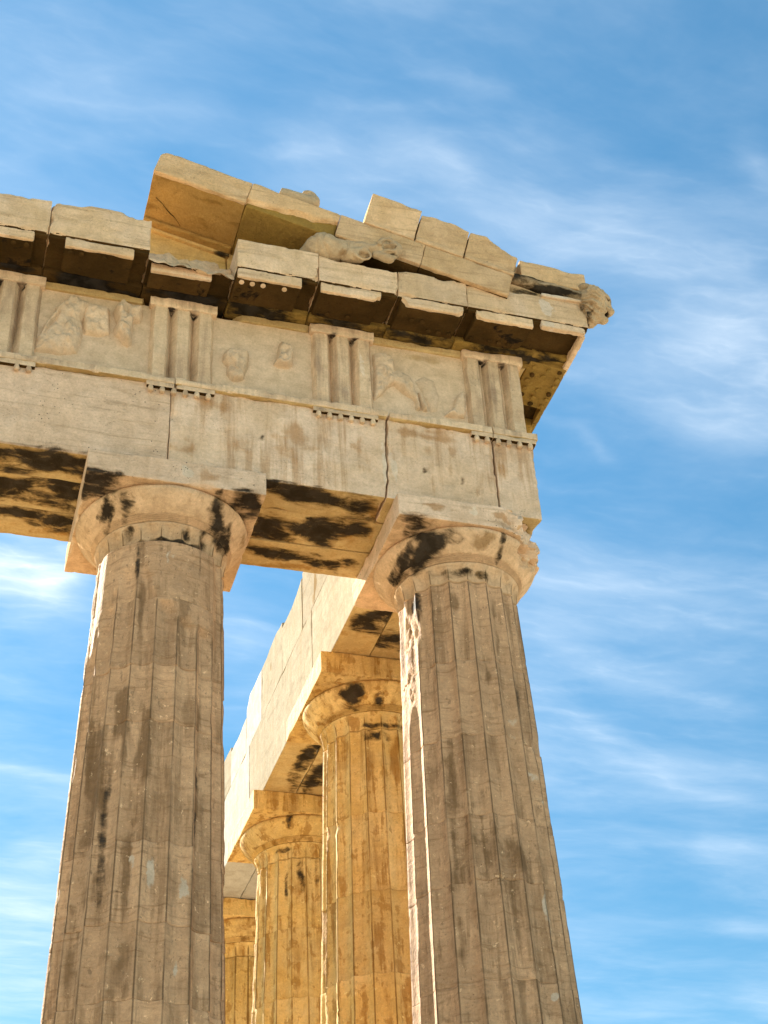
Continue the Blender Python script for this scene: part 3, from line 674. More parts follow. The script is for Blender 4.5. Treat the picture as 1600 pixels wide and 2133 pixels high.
for y0, y1, zt, hf, mt, lab in backs:
    o = mesh('backing_block', block((-.886, y0, 1.346), (-.33, y1, zt), h=.06, r0=.004, chip=.02, und=.012, warp=rough_top(1.352, hf)), mt, stains=[('brown', (-.89, 3.45, 1.6), (.08, .16, .35), .9), ('brown', (-.89, 6.35, 1.95), (.05, .07, .12), 1.0)])
    tag(o, lab, 'stone block', GRP_B)
o = mesh('backing_block', block((-.30, .4, 1.352), (.80, 16.4, 2.69), h=.3, r0=.01, chip=.03), 'lit'); tag(o, 'long core of the side frieze hidden behind the sunlit backing blocks', 'stone block', GRP_B)
o = mesh('backing_block', block((-8.0, -.62, 1.352), (.80, .38, 2.69), h=.3, r0=.01, chip=.03), 'soffit'); tag(o, 'long core of the front frieze behind the carved panels', 'stone block', GRP_B)

# ---------------------------------------------------------------- frieze
def tri_section(x0, x1, y):
    """plan outline of a triglyph: two full V grooves and two half grooves"""
    w = x1-x0; u = w/6.0; d = .125; fl = .5
    xs, yy = [], []
    def p(a, b): xs.append(x0+a*w); yy.append(y+b)
    p(0, d*.95); p(.075, 0)
    for c in (1/3, 2/3):
        p(c-.083, 0); p(c, d); p(c+.083, 0)
    p(.925, 0); p(1, d*.95)
    return np.array(xs), np.array(yy)
def triglyph_mesh(x0, x1, y, z0, z1, seed):
    xs, yy = tri_section(x0, x1, y)
    X = [];
    for a, b in zip(xs[:-1], xs[1:]): X += list(np.linspace(a, b, 7)[:-1])
    X = np.array(X+[xs[-1]]); Yy = np.interp(X, xs, yy)
    n = len(X); zz = np.linspace(z0, z1, 34)
    V = []
    for z in zz: V.append(np.stack([X, Yy, np.full(n, z)], 1))
    V = np.concatenate(V)
    flat = (V[:, 1]-y) < .012
    a = fbm(V, 3.2, 4, seed); b = fbm(V*np.array([1, 1, .5]), 9, 3, seed+2)
    V[:, 1] += np.where(flat, .018*np.clip(a-.1, 0, 1)+.012*np.clip(b-.2, 0, 1), 0)+.002*b
    V[:, 0] += .006*b
    k = len(zz); back = V.copy(); 
    i = np.arange(k*n).reshape(k, n)
    F = np.stack([i[:-1, :-1], i[:-1, 1:], i[1:, 1:], i[1:, :-1]], -1).reshape(-1, 4)
    # ends, ceiling and back
    B = np.array([[xs[0], y+.35, z0], [xs[-1], y+.35, z0], [xs[-1], y+.35, z1], [xs[0], y+.35, z1]])
    o = len(V); V = np.concatenate([V, B])
    tail = [list(i[::-1, 0])[::-1]+[o+3, o], list(i[:, -1])[::-1]+[o+1, o+2], list(i[-1])+[o+2, o+3], list(i[0])[::-1]+[o, o+1], [o, o+3, o+2, o+1]]
    return V, (F, tail)
GRP_T = 'grooved triglyph blocks of the frieze'
def triglyph(x0, label, st=(), seed=1.0, capcut=()):
    x1 = x0+.845
    rt = root('triglyph_block', ((x0+x1)/2, -.8, 1.352), label, 'triglyph', GRP_T)
    mesh('grooved_face', triglyph_mesh(x0+.006, x1-.006, F_Y, 1.352, 2.555, seed), 'triglyph', rt, stains=list(st)+[('black', (x0+c*.845, F_Y+.07, 2.535), (.075, .14, .045), .75) for c in (1/3, 2/3)], angle=30)
    mesh('cap_band', block((x0-.004, F_Y-.022, 2.553), (x1+.004, -.55, 2.695), h=.035, scoops=4, smax=.07, r0=.006, chip=.04, cuts=capcut), 'triglyph', rt, stains=[('black', (x0+c*.845, F_Y+.05, 2.548), (.09, .10, .03), .75) for c in (1/3, 2/3)]+[('brown', (x0+.42, F_Y, 2.66), (.3, .1, .07), .5)])
triglyph(-6.25, 'triglyph block cut by the left edge of the photo', seed=3.1)
triglyph(-4.10, 'triglyph block directly above the left front column', seed=5.2)
triglyph(-2.03, 'triglyph block midway between the two front columns, grey stained on its left face', [('brown', (-1.95, F_Y, 1.95), (.12, .1, .4), .6), ('brown', (-1.6, F_Y, 1.5), (.1, .1, .3), .6), ('pale', (-1.35, F_Y, 1.95), (.06, .1, .5), .6)], seed=7.3)
triglyph(.04, 'triglyph block at the right corner of the frieze with a brown stain', [('brown', (.45, F_Y, 1.95), (.26, .12, .30), .75), ('brown', (.1, F_Y, 2.2), (.08, .1, .4), .5), ('pale', (.6, F_Y, 1.45), (.2, .1, .12), .4)], seed=9.4)
o = mesh('backing_block', block((.30, -.78, 1.352), (.872, 16.4, 2.694), h=.25, r0=.01, chip=.03, und=.004), 'triglyph'); tag(o, 'outer side frieze slab behind the corner triglyph', 'stone block', GRP_B)

def poly_sd(px, pz, poly):
    P = np.array(poly, float); Q = np.roll(P, -1, 0); d = np.full(px.shape, 1e9); ins = np.zeros(px.shape, bool)
    for (ax_, az), (bx, bz) in zip(P, Q):
        ex, ez = bx-ax_, bz-az; t = np.clip(((px-ax_)*ex+(pz-az)*ez)/(ex*ex+ez*ez+1e-12), 0, 1)
        d = np.minimum(d, np.hypot(px-ax_-t*ex, pz-az-t*ez))
        c = (az > pz) != (bz > pz); 
        with np.errstate(divide='ignore', invalid='ignore'): xi = ax_+(pz-az)*ex/(ez if ez else 1e-12)
        ins ^= c & (px < xi)
    return np.where(ins, d, -d)
def relief(x0, x1, z0, z1, shapes, yb=-.80, h=.011, seed=1.0, gain=1.5):
    X, Z = np.meshgrid(np.arange(x0, x1, h), np.arange(z0, z1, h), indexing='ij')
    px, pz = X.ravel(), Z.ravel(); C = np.stack([px, 0*px, pz], 1)
    wx = px+.012*fbm(C, 7, 3, seed); wz = pz+.012*fbm(C, 7, 3, seed+4)
    H = np.full(px.shape, -.02)
    for poly, hh, soft, fold, ang in shapes:
        sd = poly_sd(wx, wz, poly)
        c, s = math.cos(ang), math.sin(ang)
        fl = fbm(np.stack([(px*c+pz*s)*26, (pz*c-px*s)*4, 0*px], 1), 1.0, 2, seed+hh*50)
        lump = fbm(C, 8, 3, seed+hh*70)
        k = hh*gain*np.clip(1-np.exp(-np.clip(sd, 0, None)/(soft*.45)), 0, 1)*(1+.35*lump)+np.clip(sd/.03, 0, 1)*fold*fl
        H = np.maximum(H, np.where(sd > 0, .004+k, -.02))
    V = np.stack([px, yb-H, pz], 1)
    nx, nz = X.shape; i = np.arange(nx*nz).reshape(nx, nz)
    F = np.stack([i[:-1, :-1], i[1:, :-1], i[1:, 1:], i[:-1, 1:]], -1).reshape(-1, 4)
    keep = (H[F] > -.015).any(1); F = F[keep]
    V[:, 1] = np.where(H <= -.015, yb+.004, V[:, 1])
    use = np.unique(F); mp = np.full(len(V), -1); mp[use] = np.arange(len(use))
    return V[use], mp[F]
GRP_M = 'carved metope panels of the frieze'
def metope(x0, x1, label, shapes, seed, st=(), bandcut=()):
    rt = root('metope_panel', ((x0+x1)/2, -.7, 1.352), label, 'relief panel', GRP_M)
    mesh('panel', block((x0-.03, -.80, 1.352), (x1+.03, -.62, 2.60), h=.06, r0=.004, chip=.005, und=.008), 'metope', rt, stains=st)
    mesh('top_band', block((x0+.004, -.838, 2.585), (x1-.004, -.60, 2.694), h=.05, r0=.006, chip=.05, cuts=bandcut), 'soffit', rt)
    for s in shapes:
        xs = [p[0] for q in s for p in q[0]]; zs = [p[1] for q in s for p in q[0]]
        mesh('relief_figure', relief(min(xs)-.06, max(xs)+.06, min(zs)-.06, max(zs)+.06, s, seed=seed), 'metope', rt, angle=0)
m1a = [(-5.05, 2.537), (-5.14, 2.42), (-5.25, 2.30), (-5.24, 2.15), (-5.30, 1.98), (-5.43, 1.75), (-5.45, 1.53), (-5.14, 1.53), (-4.93, 1.60), (-4.90, 1.80), (-4.905, 2.116), (-4.87, 2.25), (-4.80, 2.40), (-4.87, 2.457)]
m1b = [(-4.93, 2.47), (-4.75, 2.44), (-4.60, 2.40), (-4.58, 2.2), (-4.575, 1.99), (-4.70, 1.94), (-4.88, 1.955), (-4.90, 2.12)]
m1l = [(-5.10, 2.20), (-4.98, 2.1), (-4.93, 1.85), (-4.99, 1.62), (-5.15, 1.66), (-5.18, 1.9)]
m1s = [(-5.0, 2.50), (-5.10, 2.50), (-5.30, 2.12), (-5.44, 1.72), (-5.37, 1.72), (-5.22, 2.1)]
m1h = [(-4.433, 2.575), (-4.50, 2.50), (-4.547, 2.371), (-4.498, 2.195), (-4.535, 2.06), (-4.50, 1.98), (-4.455, 1.967), (-4.40, 1.88), (-4.343, 1.835), (-4.297, 1.884), (-4.30, 2.1), (-4.288, 2.256), (-4.20, 2.275), (-4.175, 2.45), (-4.26, 2.50), (-4.33, 2.50)]
metope(-5.41, -4.10, 'left metope panel with worn draped figure and a broken horse head at its right', [[(m1a, .075, .10, .010, .35), (m1l, .10, .10, .008, .2), (m1s, .09, .06, .004, 1.0)], [(m1b, .05, .05, .008, 0)], [(m1h, .11, .05, .006, .2)]], 2.0, bandcut=[((-4.2, -.82, 2.6), (.5, -.2, -.1), .03)])
m2a = [(-3.093, 2.061), (-3.163, 1.95), (-3.16, 1.86), (-3.095, 1.78), (-3.095, 1.648), (-3.03, 1.56), (-2.95, 1.57), (-2.885, 1.608), (-2.86, 1.72), (-2.83, 1.85), (-2.816, 2.04), (-2.92, 2.06)]
m2n = [(-2.95, 2.0), (-3.08, 1.98), (-3.10, 1.86), (-3.02, 1.70), (-2.95, 1.66), (-2.93, 1.85)]
m2b = [(-2.414, 2.345), (-2.45, 2.15), (-2.47, 2.02), (-2.50, 1.93), (-2.42, 1.90), (-2.322, 1.907), (-2.25, 1.98), (-2.255, 2.15), (-2.272, 2.27), (-2.34, 2.30)]
metope(-3.26, -2.03, 'middle metope panel nearly blank, with two small isolated lumps of broken relief', [[(m2a, .06, .05, .004, .8), (m2n, .085, .05, .004, .5)], [(m2b, .075, .04, .004, 1.2)]], 4.0, bandcut=[((-2.95, -.8, 2.6), (-.5, -.25, -.05), .03)])
m3a = [(-1.19, 2.40), (-1.10, 2.43), (-1.012, 2.45), (-.92, 2.38), (-.896, 2.293), (-.90, 2.16), (-.79, 2.158), (-.68, 2.08), (-.648, 1.95), (-.60, 1.78), (-.58, 1.56), (-.635, 1.56), (-.66, 1.72), (-.753, 1.765), (-.926, 1.91), (-.999, 1.85), (-1.08, 1.70), (-1.20, 1.60), (-1.19, 1.9)]
m3b = [(-.60, 1.86), (-.55, 1.80), (-.49, 1.56), (-.545, 1.56), (-.60, 1.74)]
m3c = [(-.061, 1.90), (-.10, 1.80), (-.17, 1.62), (-.28, 1.52), (.02, 1.52), (.03, 1.70), (.035, 1.97), (-.02, 1.95)]
m3d = [(-.62, 2.05), (-.50, 2.15), (-.36, 2.1), (-.30, 1.85), (-.35, 1.60), (-.44, 1.56), (-.50, 1.75)]
m3l = [(-1.12, 2.35), (-1.03, 2.38), (-1.0, 2.1), (-1.03, 1.9), (-1.10, 1.9)]
metope(-1.19, .04, 'right metope panel beside the corner triglyph, shallow horse relief under a cracked band', [[(m3a, .055, .05, .007, .1), (m3l, .075, .05, .006, 0)], [(m3b, .055, .03, .003, 0)], [(m3c, .06, .04, .003, .8)], [(m3d, .018, .07, .003, 0)]], 6.0, st=[('brown', (-.45, -.8, 2.48), (.45, .1, .16), .75)])

# ---------------------------------------------------------------- horizontal cornice
GRP_C = 'cornice blocks along the top of the front'
G_Y = -1.585
MUT = [('black', (0, 0, 0), (1, 1, 1), 0)]
def mutule(x0, x1, rt, mat='dark', guttae=(), y0=-1.560, y1=-1.02, zf=2.625, zb=2.70, st=(), lip='fascia', cut=(), pale=False):
    """hanging slab: pale front lip, stained underside sloping up to the wall"""
    def sl(V):
        t = (V[:, 1]-y0)/(y1-y0); bot = zf+(zb-zf)*np.clip(t, 0, 1)
        k = (2.79-V[:, 2])/(2.79-zf); return np.stack([V[:, 0], V[:, 1], 2.79-k*(2.79-bot)], 1)
    lp = mesh('cornice_lip', block((x0, y0-.008, zf), (x1, y0+.045, 2.770), h=.025, scoops=int((x1-x0)*7), smax=.07, r0=.008, chip=.06, und=.006, cuts=cut), lip, rt)
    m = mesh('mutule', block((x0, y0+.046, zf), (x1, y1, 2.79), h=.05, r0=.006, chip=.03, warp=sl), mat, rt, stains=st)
    for i, j in guttae:
        yy = y0+.09+.17*j; add_gutta((x0+(i+.5)*(x1-x0)/6, yy, zf+(zb-zf)*(yy-y0)/(y1-y0)+.004), m, mat if j or not pale else 'fascia', .034, .036)
def cornice(x0, x1, label, mut=None, guttae=(), wavy=0.0, ztop=3.255, st=(), mst=(), cut=(), lipcut=(), broken=False, tilt=0.0, lipext=None, mmat='dark', pale=False):
    rt = root('cornice_block', ((x0+x1)/2, -1.1, 2.70), label, 'cornice block', GRP_C)
    def w(V):
        k = np.clip((V[:, 2]-2.95)/.3, 0, 1)
        dz = -wavy*np.clip(fbm(np.stack([V[:, 0], V[:, 0]*0, V[:, 0]*0], 1), 2.2, 4, x0)+.3, 0, 1.2)*k + tilt*(V[:, 0]-x0)*k
        return np.stack([V[:, 0], V[:, 1], V[:, 2]+dz], 1)
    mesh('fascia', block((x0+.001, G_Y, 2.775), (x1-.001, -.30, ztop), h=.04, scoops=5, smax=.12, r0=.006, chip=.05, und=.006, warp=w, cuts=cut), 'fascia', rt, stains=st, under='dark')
    if not broken:
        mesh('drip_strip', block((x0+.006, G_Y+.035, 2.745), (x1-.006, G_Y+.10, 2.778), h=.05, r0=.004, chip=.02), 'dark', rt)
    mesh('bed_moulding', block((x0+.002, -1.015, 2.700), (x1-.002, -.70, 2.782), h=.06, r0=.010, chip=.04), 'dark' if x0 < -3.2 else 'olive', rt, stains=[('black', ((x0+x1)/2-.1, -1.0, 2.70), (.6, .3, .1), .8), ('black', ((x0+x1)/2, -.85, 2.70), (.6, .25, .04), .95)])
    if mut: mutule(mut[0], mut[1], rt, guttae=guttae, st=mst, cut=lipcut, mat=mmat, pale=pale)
    return rt
front_row = [(i, 0) for i in range(6)]
cornice(-8.1, -6.60, 'cornice block wholly beyond the left edge', (-8.0, -7.2))
cornice(-6.58, -5.461, 'cornice block cut off by the left edge, with a black gap under it', (-6.55, -5.62), [(5, 0), (4, 0), (2, 0)], wavy=.05, ztop=3.34)
cornice(-5.460, -4.231, 'cornice block with a ragged sloping top, just left of the tall raking block', (-5.25, -4.42), [(0, 0), (1, 0), (3, 0)], wavy=.08, ztop=3.37, tilt=-.01)
# broken one below the tympanum
rt = cornice(-4.229, -3.142, 'broken cornice stump with a pinkish fracture below the bare golden gable wall', None, cut=[((-3.7, -1.40, 2.80), (.04, -.80, .60), .06), ((-3.4, -1.10, 3.20), (.25, -.25, 1), .07)], broken=True, st=[('brown', (-3.7, -1.35, 2.80), (.6, .2, .08), .6)])
mutule(-4.18, -3.42, rt, guttae=[], y0=-1.385, y1=-1.02, zf=2.645, zb=2.70)
cornice(-3.140, -2.088, 'cornice block with a few white pegs under its lip, right of the fracture', (-3.13, -2.31), [(0, 0), (1, 0), (2, 0), (4, 0), (0, 1), (0, 2)], pale=True, ztop=3.27, mst=[], mmat='dark', wavy=.02)
cornice(-2.086, -1.041, 'cornice block carrying the horse head sculpture', (-2.06, -1.27), [(1, 2), (3, 2)], ztop=3.225, wavy=.03, tilt=-.02, lipcut=[((-1.30, -1.55, 2.70), (.6, -.2, -.6), .03)])
cornice(-1.039, -.098, 'cornice block right of the horse head with a scalloped broken lip', (-.99, -.16), [(1, 1), (2, 1), (3, 2), (4, 2), (5, 2)], ztop=3.215, wavy=.02, lipcut=[((-.2, -1.55, 2.66), (.5, -.2, -.7), .03), ((-.95, -1.56, 2.70), (-.6, -.3, -.5), .03)])
rt = cornice(-.096, 1.585, 'cornice block at the far right corner, mended with a white marble patch', (.02, .80), [(0, 2), (2, 2), (3, 2), (4, 2)], ztop=3.205, tilt=.0, st=[('pale', (1.03, G_Y, 2.98), (.17, .12, .30), 1.0), ('brown', (1.35, G_Y, 2.9), (.2, .1, .2), .3)], lipcut=[((.05, -1.56, 2.66), (-.5, -.3, -.6), .04)])
mesh('cornice_lip', block((.92, -1.575, 2.665), (1.535, -1.50, 2.772), h=.04, r0=.01, chip=.04), 'fascia', rt, stains=[('pale', (1.0, -1.56, 2.7), (.16, .1, .1), .9)])
mesh('cornice_lip', block((1.495, -1.50, 2.655), (1.570, -.60, 2.772), h=.04, r0=.012, chip=.06), 'fascia', rt)
mesh('crown_moulding', block((.96, -1.625, 3.195), (1.63, -.6, 3.250), h=.05, r0=.012, chip=.03), 'fascia', rt, stains=[('pale', (1.1, -1.6, 3.22), (.5, .2, .1), .7)])
mesh('corner_ridge', block((1.0, -1.02, 2.690), (1.56, -.93, 2.78), h=.05, r0=.012, chip=.05), 'olive', rt, stains=[('black', (1.3, -.95, 2.7), (.3, .1, .1), .8)])
mesh('bed_moulding', block((.86, -.70, 2.70), (1.02, .30, 2.782), h=.06, r0=.01, chip=.04), 'soffit', rt)

def side_mutule(y0, y1, rt, mat, gut):
    x0, x1 = 1.03, 1.555; zf, zb = 2.635, 2.70
    def sl(V):
        t = (x1-V[:, 0])/(x1-x0); bot = zf+(zb-zf)*np.clip(t, 0, 1); k = (2.79-V[:, 2])/(2.79-zf)
        return np.stack([V[:, 0], V[:, 1], 2.79-k*(2.79-bot)], 1)
    m = mesh('mutule', block((x0, y0, zf), (x1, y1, 2.79), h=.05, r0=.010, chip=.05, warp=sl), mat, rt)
    if gut:
        for i in range(6):
            for j in range(3):
                if (i*3+j*5+int(y0*10)) % 7 == 3: continue
                xx = x1-.07-.18*j; add_gutta((xx+.008*((i*7+j*3) % 5-2), y0+(i+.5)*(y1-y0)/6+.006*((i*5+j) % 4-1.5), zf+(zb-zf)*(x1-xx)/(x1-x0)+.004), m, 'olive' if (i+j) % 3 else 'dark', .042 if (i*j) % 2 else .036, .045 if (i+j) % 2 else .026)
GRP_CS = 'cornice blocks along the side'
yy = -.88
for k, (a, b) in enumerate([(.32, 2.35), (2.36, 5.0), (5.01, 9.0), (9.01, 16.4)]):
    rt2 = root('cornice_block', (1.2, (a+b)/2, 2.70), ['side cornice block just behind the right corner, rows of stone drops underneath', 'second side cornice block behind the corner', 'third side cornice block behind the corner', 'last long side cornice block'][k], 'cornice block', GRP_CS)
    mesh('fascia', block((.40, -.298 if k == 0 else a, 2.775), (1.585, b, 3.20), h=.12, r0=.012, chip=.05), 'fascia', rt2, under='dark')
    mesh('cornice_lip', block((1.50, a, 2.66), (1.572, b, 2.772), h=.06, r0=.012, chip=.06), 'olive', rt2)
    mesh('bed_moulding', block((.86, a, 2.70), (1.02, b, 2.782), h=.12, r0=.01, chip=.03), 'soffit', rt2)
    y = -.88+1.04*k if k < 2 else None
    if k == 0:
        side_mutule(.36, 1.2, rt2, 'olive', True)
side_mutule(-.86, -.02, rt, 'olive', True)
mesh('cornice_lip', block((1.50, -.60, 2.66), (1.572, .31, 2.772), h=.04, r0=.012, chip=.06), 'olive', rt)

# ---------------------------------------------------------------- gable
PH = math.atan(.24)
def on_slope(x, off=0.0): return 3.565-.24*x+off      # top line of the raking cornice
def slope_block(x0, x1, y0, y1, zt, zb, **kw):
    """block laid along the gable slope; zt / zb are offsets from the raking line measured square to it"""
    c = math.cos(PH); piv = (0, 0, 3.565)
    warp = kw.pop('warp', None)
    V, F = block((x0/c, y0, 3.565+zb), (x1/c, y1, 3.565+zt), **kw)
    if warp is not None: V = warp(V)
    return rot_y(V, piv, PH), F
GRP_R = 'raking cornice blocks of the gable'
def up(x0, x1, amt, s):     # ragged lower front edge
    return lambda V: V
def rak(x0, x1, label, cuts=(), strip=True, st=(), zb=-.40, smat='rsoffit', y1=-.30):
    rt = root('raking_cornice_block', ((x0+x1)/2, -1.0, float(on_slope((x0+x1)/2, -.4))), label, 'cornice block', GRP_R)
    mesh('raking_fascia', slope_block(x0, x1-.001, -1.650, -1.585, -.002, zb, h=.04, scoops=5, smax=.12, r0=.006, chip=.04, und=.006, cuts=cuts), 'raking', rt, stains=st)
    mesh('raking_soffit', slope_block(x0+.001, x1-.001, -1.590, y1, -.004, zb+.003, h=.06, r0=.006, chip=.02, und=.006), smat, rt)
    if strip: mesh('top_ledge', slope_block(x0+.10 if x0 < -4 else x0+.003, x1-.012, -1.60, y1, .070, -.004, h=.05, r0=.012, chip=.07, und=.010), 'raking', rt)
    return rt
c_ = math.cos(PH)
rt = rak(-4.165, -2.965, 'raking cornice block at the left gable end, deep golden underside with a thin crack', cuts=[((-4.19/c_, -1.5, 3.48), (-.80, -.1, .62), .02)])
mesh('soffit_moulding', slope_block(-4.155, -2.98, -.86, -.62, -.395, -.455, h=.05, r0=.018, chip=.03), 'rsoffit', rt)
mesh('soffit_moulding', slope_block(-4.155, -2.98, -.76, -.62, -.454, -.50, h=.05, r0=.012, chip=.03), 'tymp', rt, stains=[('black', (-3.1, -.7, 3.82), (.25, .2, .08), .8)])
def crack(pts, w, mat, parent):
    """hairline crack: a thin ragged sliver let into the underside"""
    P = np.array(pts, float); n = len(P); s = np.r_[0, np.cumsum(np.linalg.norm(np.diff(P, axis=0), axis=1))]
    u = np.linspace(0, s[-1], 40); C = np.stack([np.interp(u, s, P[:, i]) for i in range(3)], 1)
    C += .010*np.stack([fbm(C, 9, 3, 1), fbm(C, 9, 3, 2), 0*u], 1)
    ww = w*(.6+.5*fbm(C, 14, 2, 3))*np.minimum(1, (s[-1]-u)/.2+.25)
    T = np.gradient(C, axis=0); S = np.stack([T[:, 1], -T[:, 0], 0*u], 1); S /= np.linalg.norm(S, axis=1, keepdims=True)
    A = C+S*ww[:, None]; B = C-S*ww[:, None]; Up = np.array([0, 0, .02])
    V = np.concatenate([A, B, A+Up, B+Up]); k = len(u); F = []
    for i in range(k-1):
        F += [[i, i+1, k+i+1, k+i], [2*k+i, 3*k+i, 3*k+i+1, 2*k+i+1], [i, 2*k+i, 2*k+i+1, i+1], [k+i, k+i+1, 3*k+i+1, 3*k+i]]
    return mesh('crack', (V, np.array(F)), mat, parent, angle=0)
cz = lambda x: 3.565-.24*x-.4005/c_+.0005-.003
crack([(x, y, cz(x)) for x, y in [(-4.155, -1.22), (-4.02, -1.10), (-3.86, -.98), (-3.78, -.88)]], .006, 'dark', rt)
rak(-2.963, -1.784, 'raking cornice block with a jagged broken lower edge above the horse neck', cuts=[((-2.05/c_, -1.62, 3.33), (.30, -.35, -.9), .05), ((-1.95/c_, -1.60, 3.36), (.1, -.5, -.85), .03)], smat='olive')
rak(-1.782, -.636, 'raking cornice block just right of the horse head, below the tall upright gutter block', smat='dark')  # dark soffit paints the deep shade of the gap beside the head
rak(-.634, .560, 'lowest long raking cornice block resting on the corner cornice', y1=-.4, smat='dark')  # soffit darkened too, deep shade put into its colour
rt = root('raking_cornice_block', (1.0, -1.2, 3.2), 'dark weathered tail of the raking cornice under the lion head spout', 'cornice block', GRP_R)
mesh('raking_fascia', slope_block(.565, 1.60, -1.50, -.5, .03, -.36, h=.05, r0=.02, chip=.05, und=.01), 'raking', rt, stains=[('brown', (1.0, -1.5, 3.25), (.5, .2, .15), .7), ('black', (.75, -1.5, 3.30), (.35, .2, .10), .6)])
def bar(P):
    a = (.585, -1.50, 3.545); b = (1.71, -1.52, 3.335)
    d = cap(P, a, b, .085, .098)
    n = fbm(P, 6, 4, 3.0); return d+.022*np.clip(n, -.3, 1)+.004*fbm(P, 24, 2, 8)
mesh('weathered_roll', surf(bar, (.42, -1.68, 3.15), (1.9, -1.32, 3.72), .014), 'sculpt', rt, angle=0, stains=[('black', (.85, -1.55, 3.56), (.42, .3, .13), .85), ('black', (1.2, -1.5, 3.36), (.65, .3, .085), 1.0), ('pale', (1.25, -1.6, 3.47), (.3, .2, .06), .4)])

GRP_G = 'upright gutter blocks on the gable edge'
def sima(x0, x1, h, label, cuts=(), tl=0.0, strip=True, mat='raking', st=()):
    lean = lambda V: np.stack([V[:, 0], V[:, 1]-.06*np.clip((V[:, 2]-3.565)/.6, 0, 1), V[:, 2]], 1)
    rt = root('gutter_block', ((x0+x1)/2, -1.4, float(on_slope((x0+x1)/2))), label, 'gutter block', GRP_G)
    mesh('upright_face', slope_block(x0, x1-.008, -1.640, -1.25, h, .012, h=.04, scoops=3, smax=.10, r0=.006, chip=.04, und=.006, cuts=cuts, warp=lean), mat, rt, stains=st)
    mesh('base_moulding', slope_block(x0+.004, x1-.012, -1.665, -1.30, .085, .006, h=.05, r0=.012, chip=.03), mat, rt)
    if strip: mesh('top_ledge', slope_block(x0+.006, x1-.014, -1.675, -1.35, h+.022, h-.028, h=.05, r0=.008, chip=.02), mat, rt)
sima(-1.475, -.790, .575, 'tall clean-cut gutter block standing upright on the gable edge, leftmost of its row')
sima(-.782, -.118, .545, 'gutter block with a cracked face and chipped top, second in its row', strip=False, cuts=[((-.80/c_, -1.5, 4.08), (-.25, -.1, .95), .03), ((-.1/c_, -1.5, 4.08), (.15, -.1, .98), .02)])
sima(-.110, .585, .56, 'gutter block with a rounded broken top edge, third in its row', strip=False, cuts=[((.3/c_, -1.5, 4.02), (.35, -.15, .92), .04), ((.0, -1.5, 4.08), (-.1, -.1, .98), .02)])
# base block for the roof corner ornament
def tiltz(V): return np.stack([V[:, 0], V[:, 1], V[:, 2]-.055*(V[:, 0]-.7)-np.clip((3.62-V[:, 2])/.2, 0, 1)*.06*(V[:, 0]-.7)], 1)
rt = root('ornament_base', (1.2, -1.3, 3.5), 'plain flat-topped block above the lion head at the outer end of the gable', 'stone block')
mesh('base_block', block((.735, -1.56, 3.56), (1.672, -.85, 3.862), h=.05, r0=.008, chip=.03, und=.006, warp=tiltz), 'raking', rt)
mesh('rear_block', block((.588, -1.42, 3.50), (.742, -.85, 3.90), h=.05, r0=.01, chip=.04), 'raking', rt)
# lion head
def lion(P):
    d = ell(P, (1.70, -1.54, 3.22), (.17, .26, .29))                  # mane mass
    d = smin(d, ell(P, (1.74, -1.55, 3.36), (.13, .19, .17)), .05)
    d = smin(d, ell(P, (1.835, -1.56, 3.33), (.14, .15, .15), .5), .05)   # brow and bridge
    d = smin(d, cap(P, (1.83, -1.56, 3.36), (1.965, -1.56, 3.215), .080, .056), .035)   # nose
    d = smin(d, ell(P, (1.945, -1.57, 3.185), (.060, .075, .050)), .03)   # muzzle
    d = smin(d, cap(P, (1.76, -1.56, 3.07), (1.855, -1.56, 3.005), .10, .056), .03)      # lower jaw
    d = smin(d, ell(P, (1.875, -1.56, 3.010), (.050, .06, .042)), .02)
    for s in (-1, 1):
        d = smin(d, ell(P, (1.82, -1.56+s*.085, 3.15), (.08, .05, .09)), .03)           # cheeks
        d = smin(d, ell(P, (1.86, -1.56+s*.085, 3.335), (.05, .035, .022), .5), .02)    # brows
    mouth = cap(P, (1.800, -1.56, 3.155), (2.03, -1.56, 3.050), .018, .062)
    mouth = np.minimum(mouth, ell(P, (1.93, -1.56, 3.105), (.12, .20, .034), .42))
    d = np.maximum(d, -mouth)
    for s in (-1, 1):
        d = np.maximum(d, -ell(P, (1.870, -1.56+s*.120, 3.300), (.045, .045, .024), .5))
        d = smin(d, cap(P, (1.80, -1.56+s*.10, 3.345), (1.91, -1.56+s*.095, 3.335), .022, .022), .012)
        d = smin(d, ell(P, (1.925, -1.56+s*.055, 3.175), (.055, .04, .038)), .012)
        d = np.maximum(d, -ell(P, (1.985, -1.56+s*.035, 3.215), (.018, .016, .012)))
    back = np.clip((1.80-P[:, 0])/.12, 0, 1)
    ang = np.arctan2(P[:, 2]-3.22, -(P[:, 1]+1.55))
    lock = np.sin(ang*17+P[:, 0]*22+2*fbm(P, 6, 2, 3))
    d = d-back*(.026*lock+.030*fbm(P, 13, 3, 5))
    d = d-.012*np.exp(-((P[:, 0]-1.80-.10*(P[:, 2]-3.22))/.022)**2)*np.sin(ang*34)
    # row of small curls where the mane meets the face
    return d+.004*fbm(P, 20, 3, 4)
LV = surf(lion, (1.46, -1.88, 2.86), (2.06, -1.22, 3.62), .011)
LV = (rot_y(LV[0], (1.60, -1.55, 3.22), R(5)), LV[1])
rt = root('lion_head', (1.60, -1.5, 2.90), 'carved lion head with open mouth jutting out at the right corner of the roof', 'sculpture')
mesh('head', LV, 'sculpt', rt, angle=0, stains=[('black', (1.88, -1.56, 3.115), (.09, .08, .03), .8), ('black', (1.56, -1.6, 2.98), (.08, .3, .2), .8), ('brown', (1.68, -1.7, 3.2), (.12, .2, .3), .6), ('black', (1.97, -1.56, 3.28), (.05, .2, .06), .5)])  # first black blob paints the shade inside the open mouth
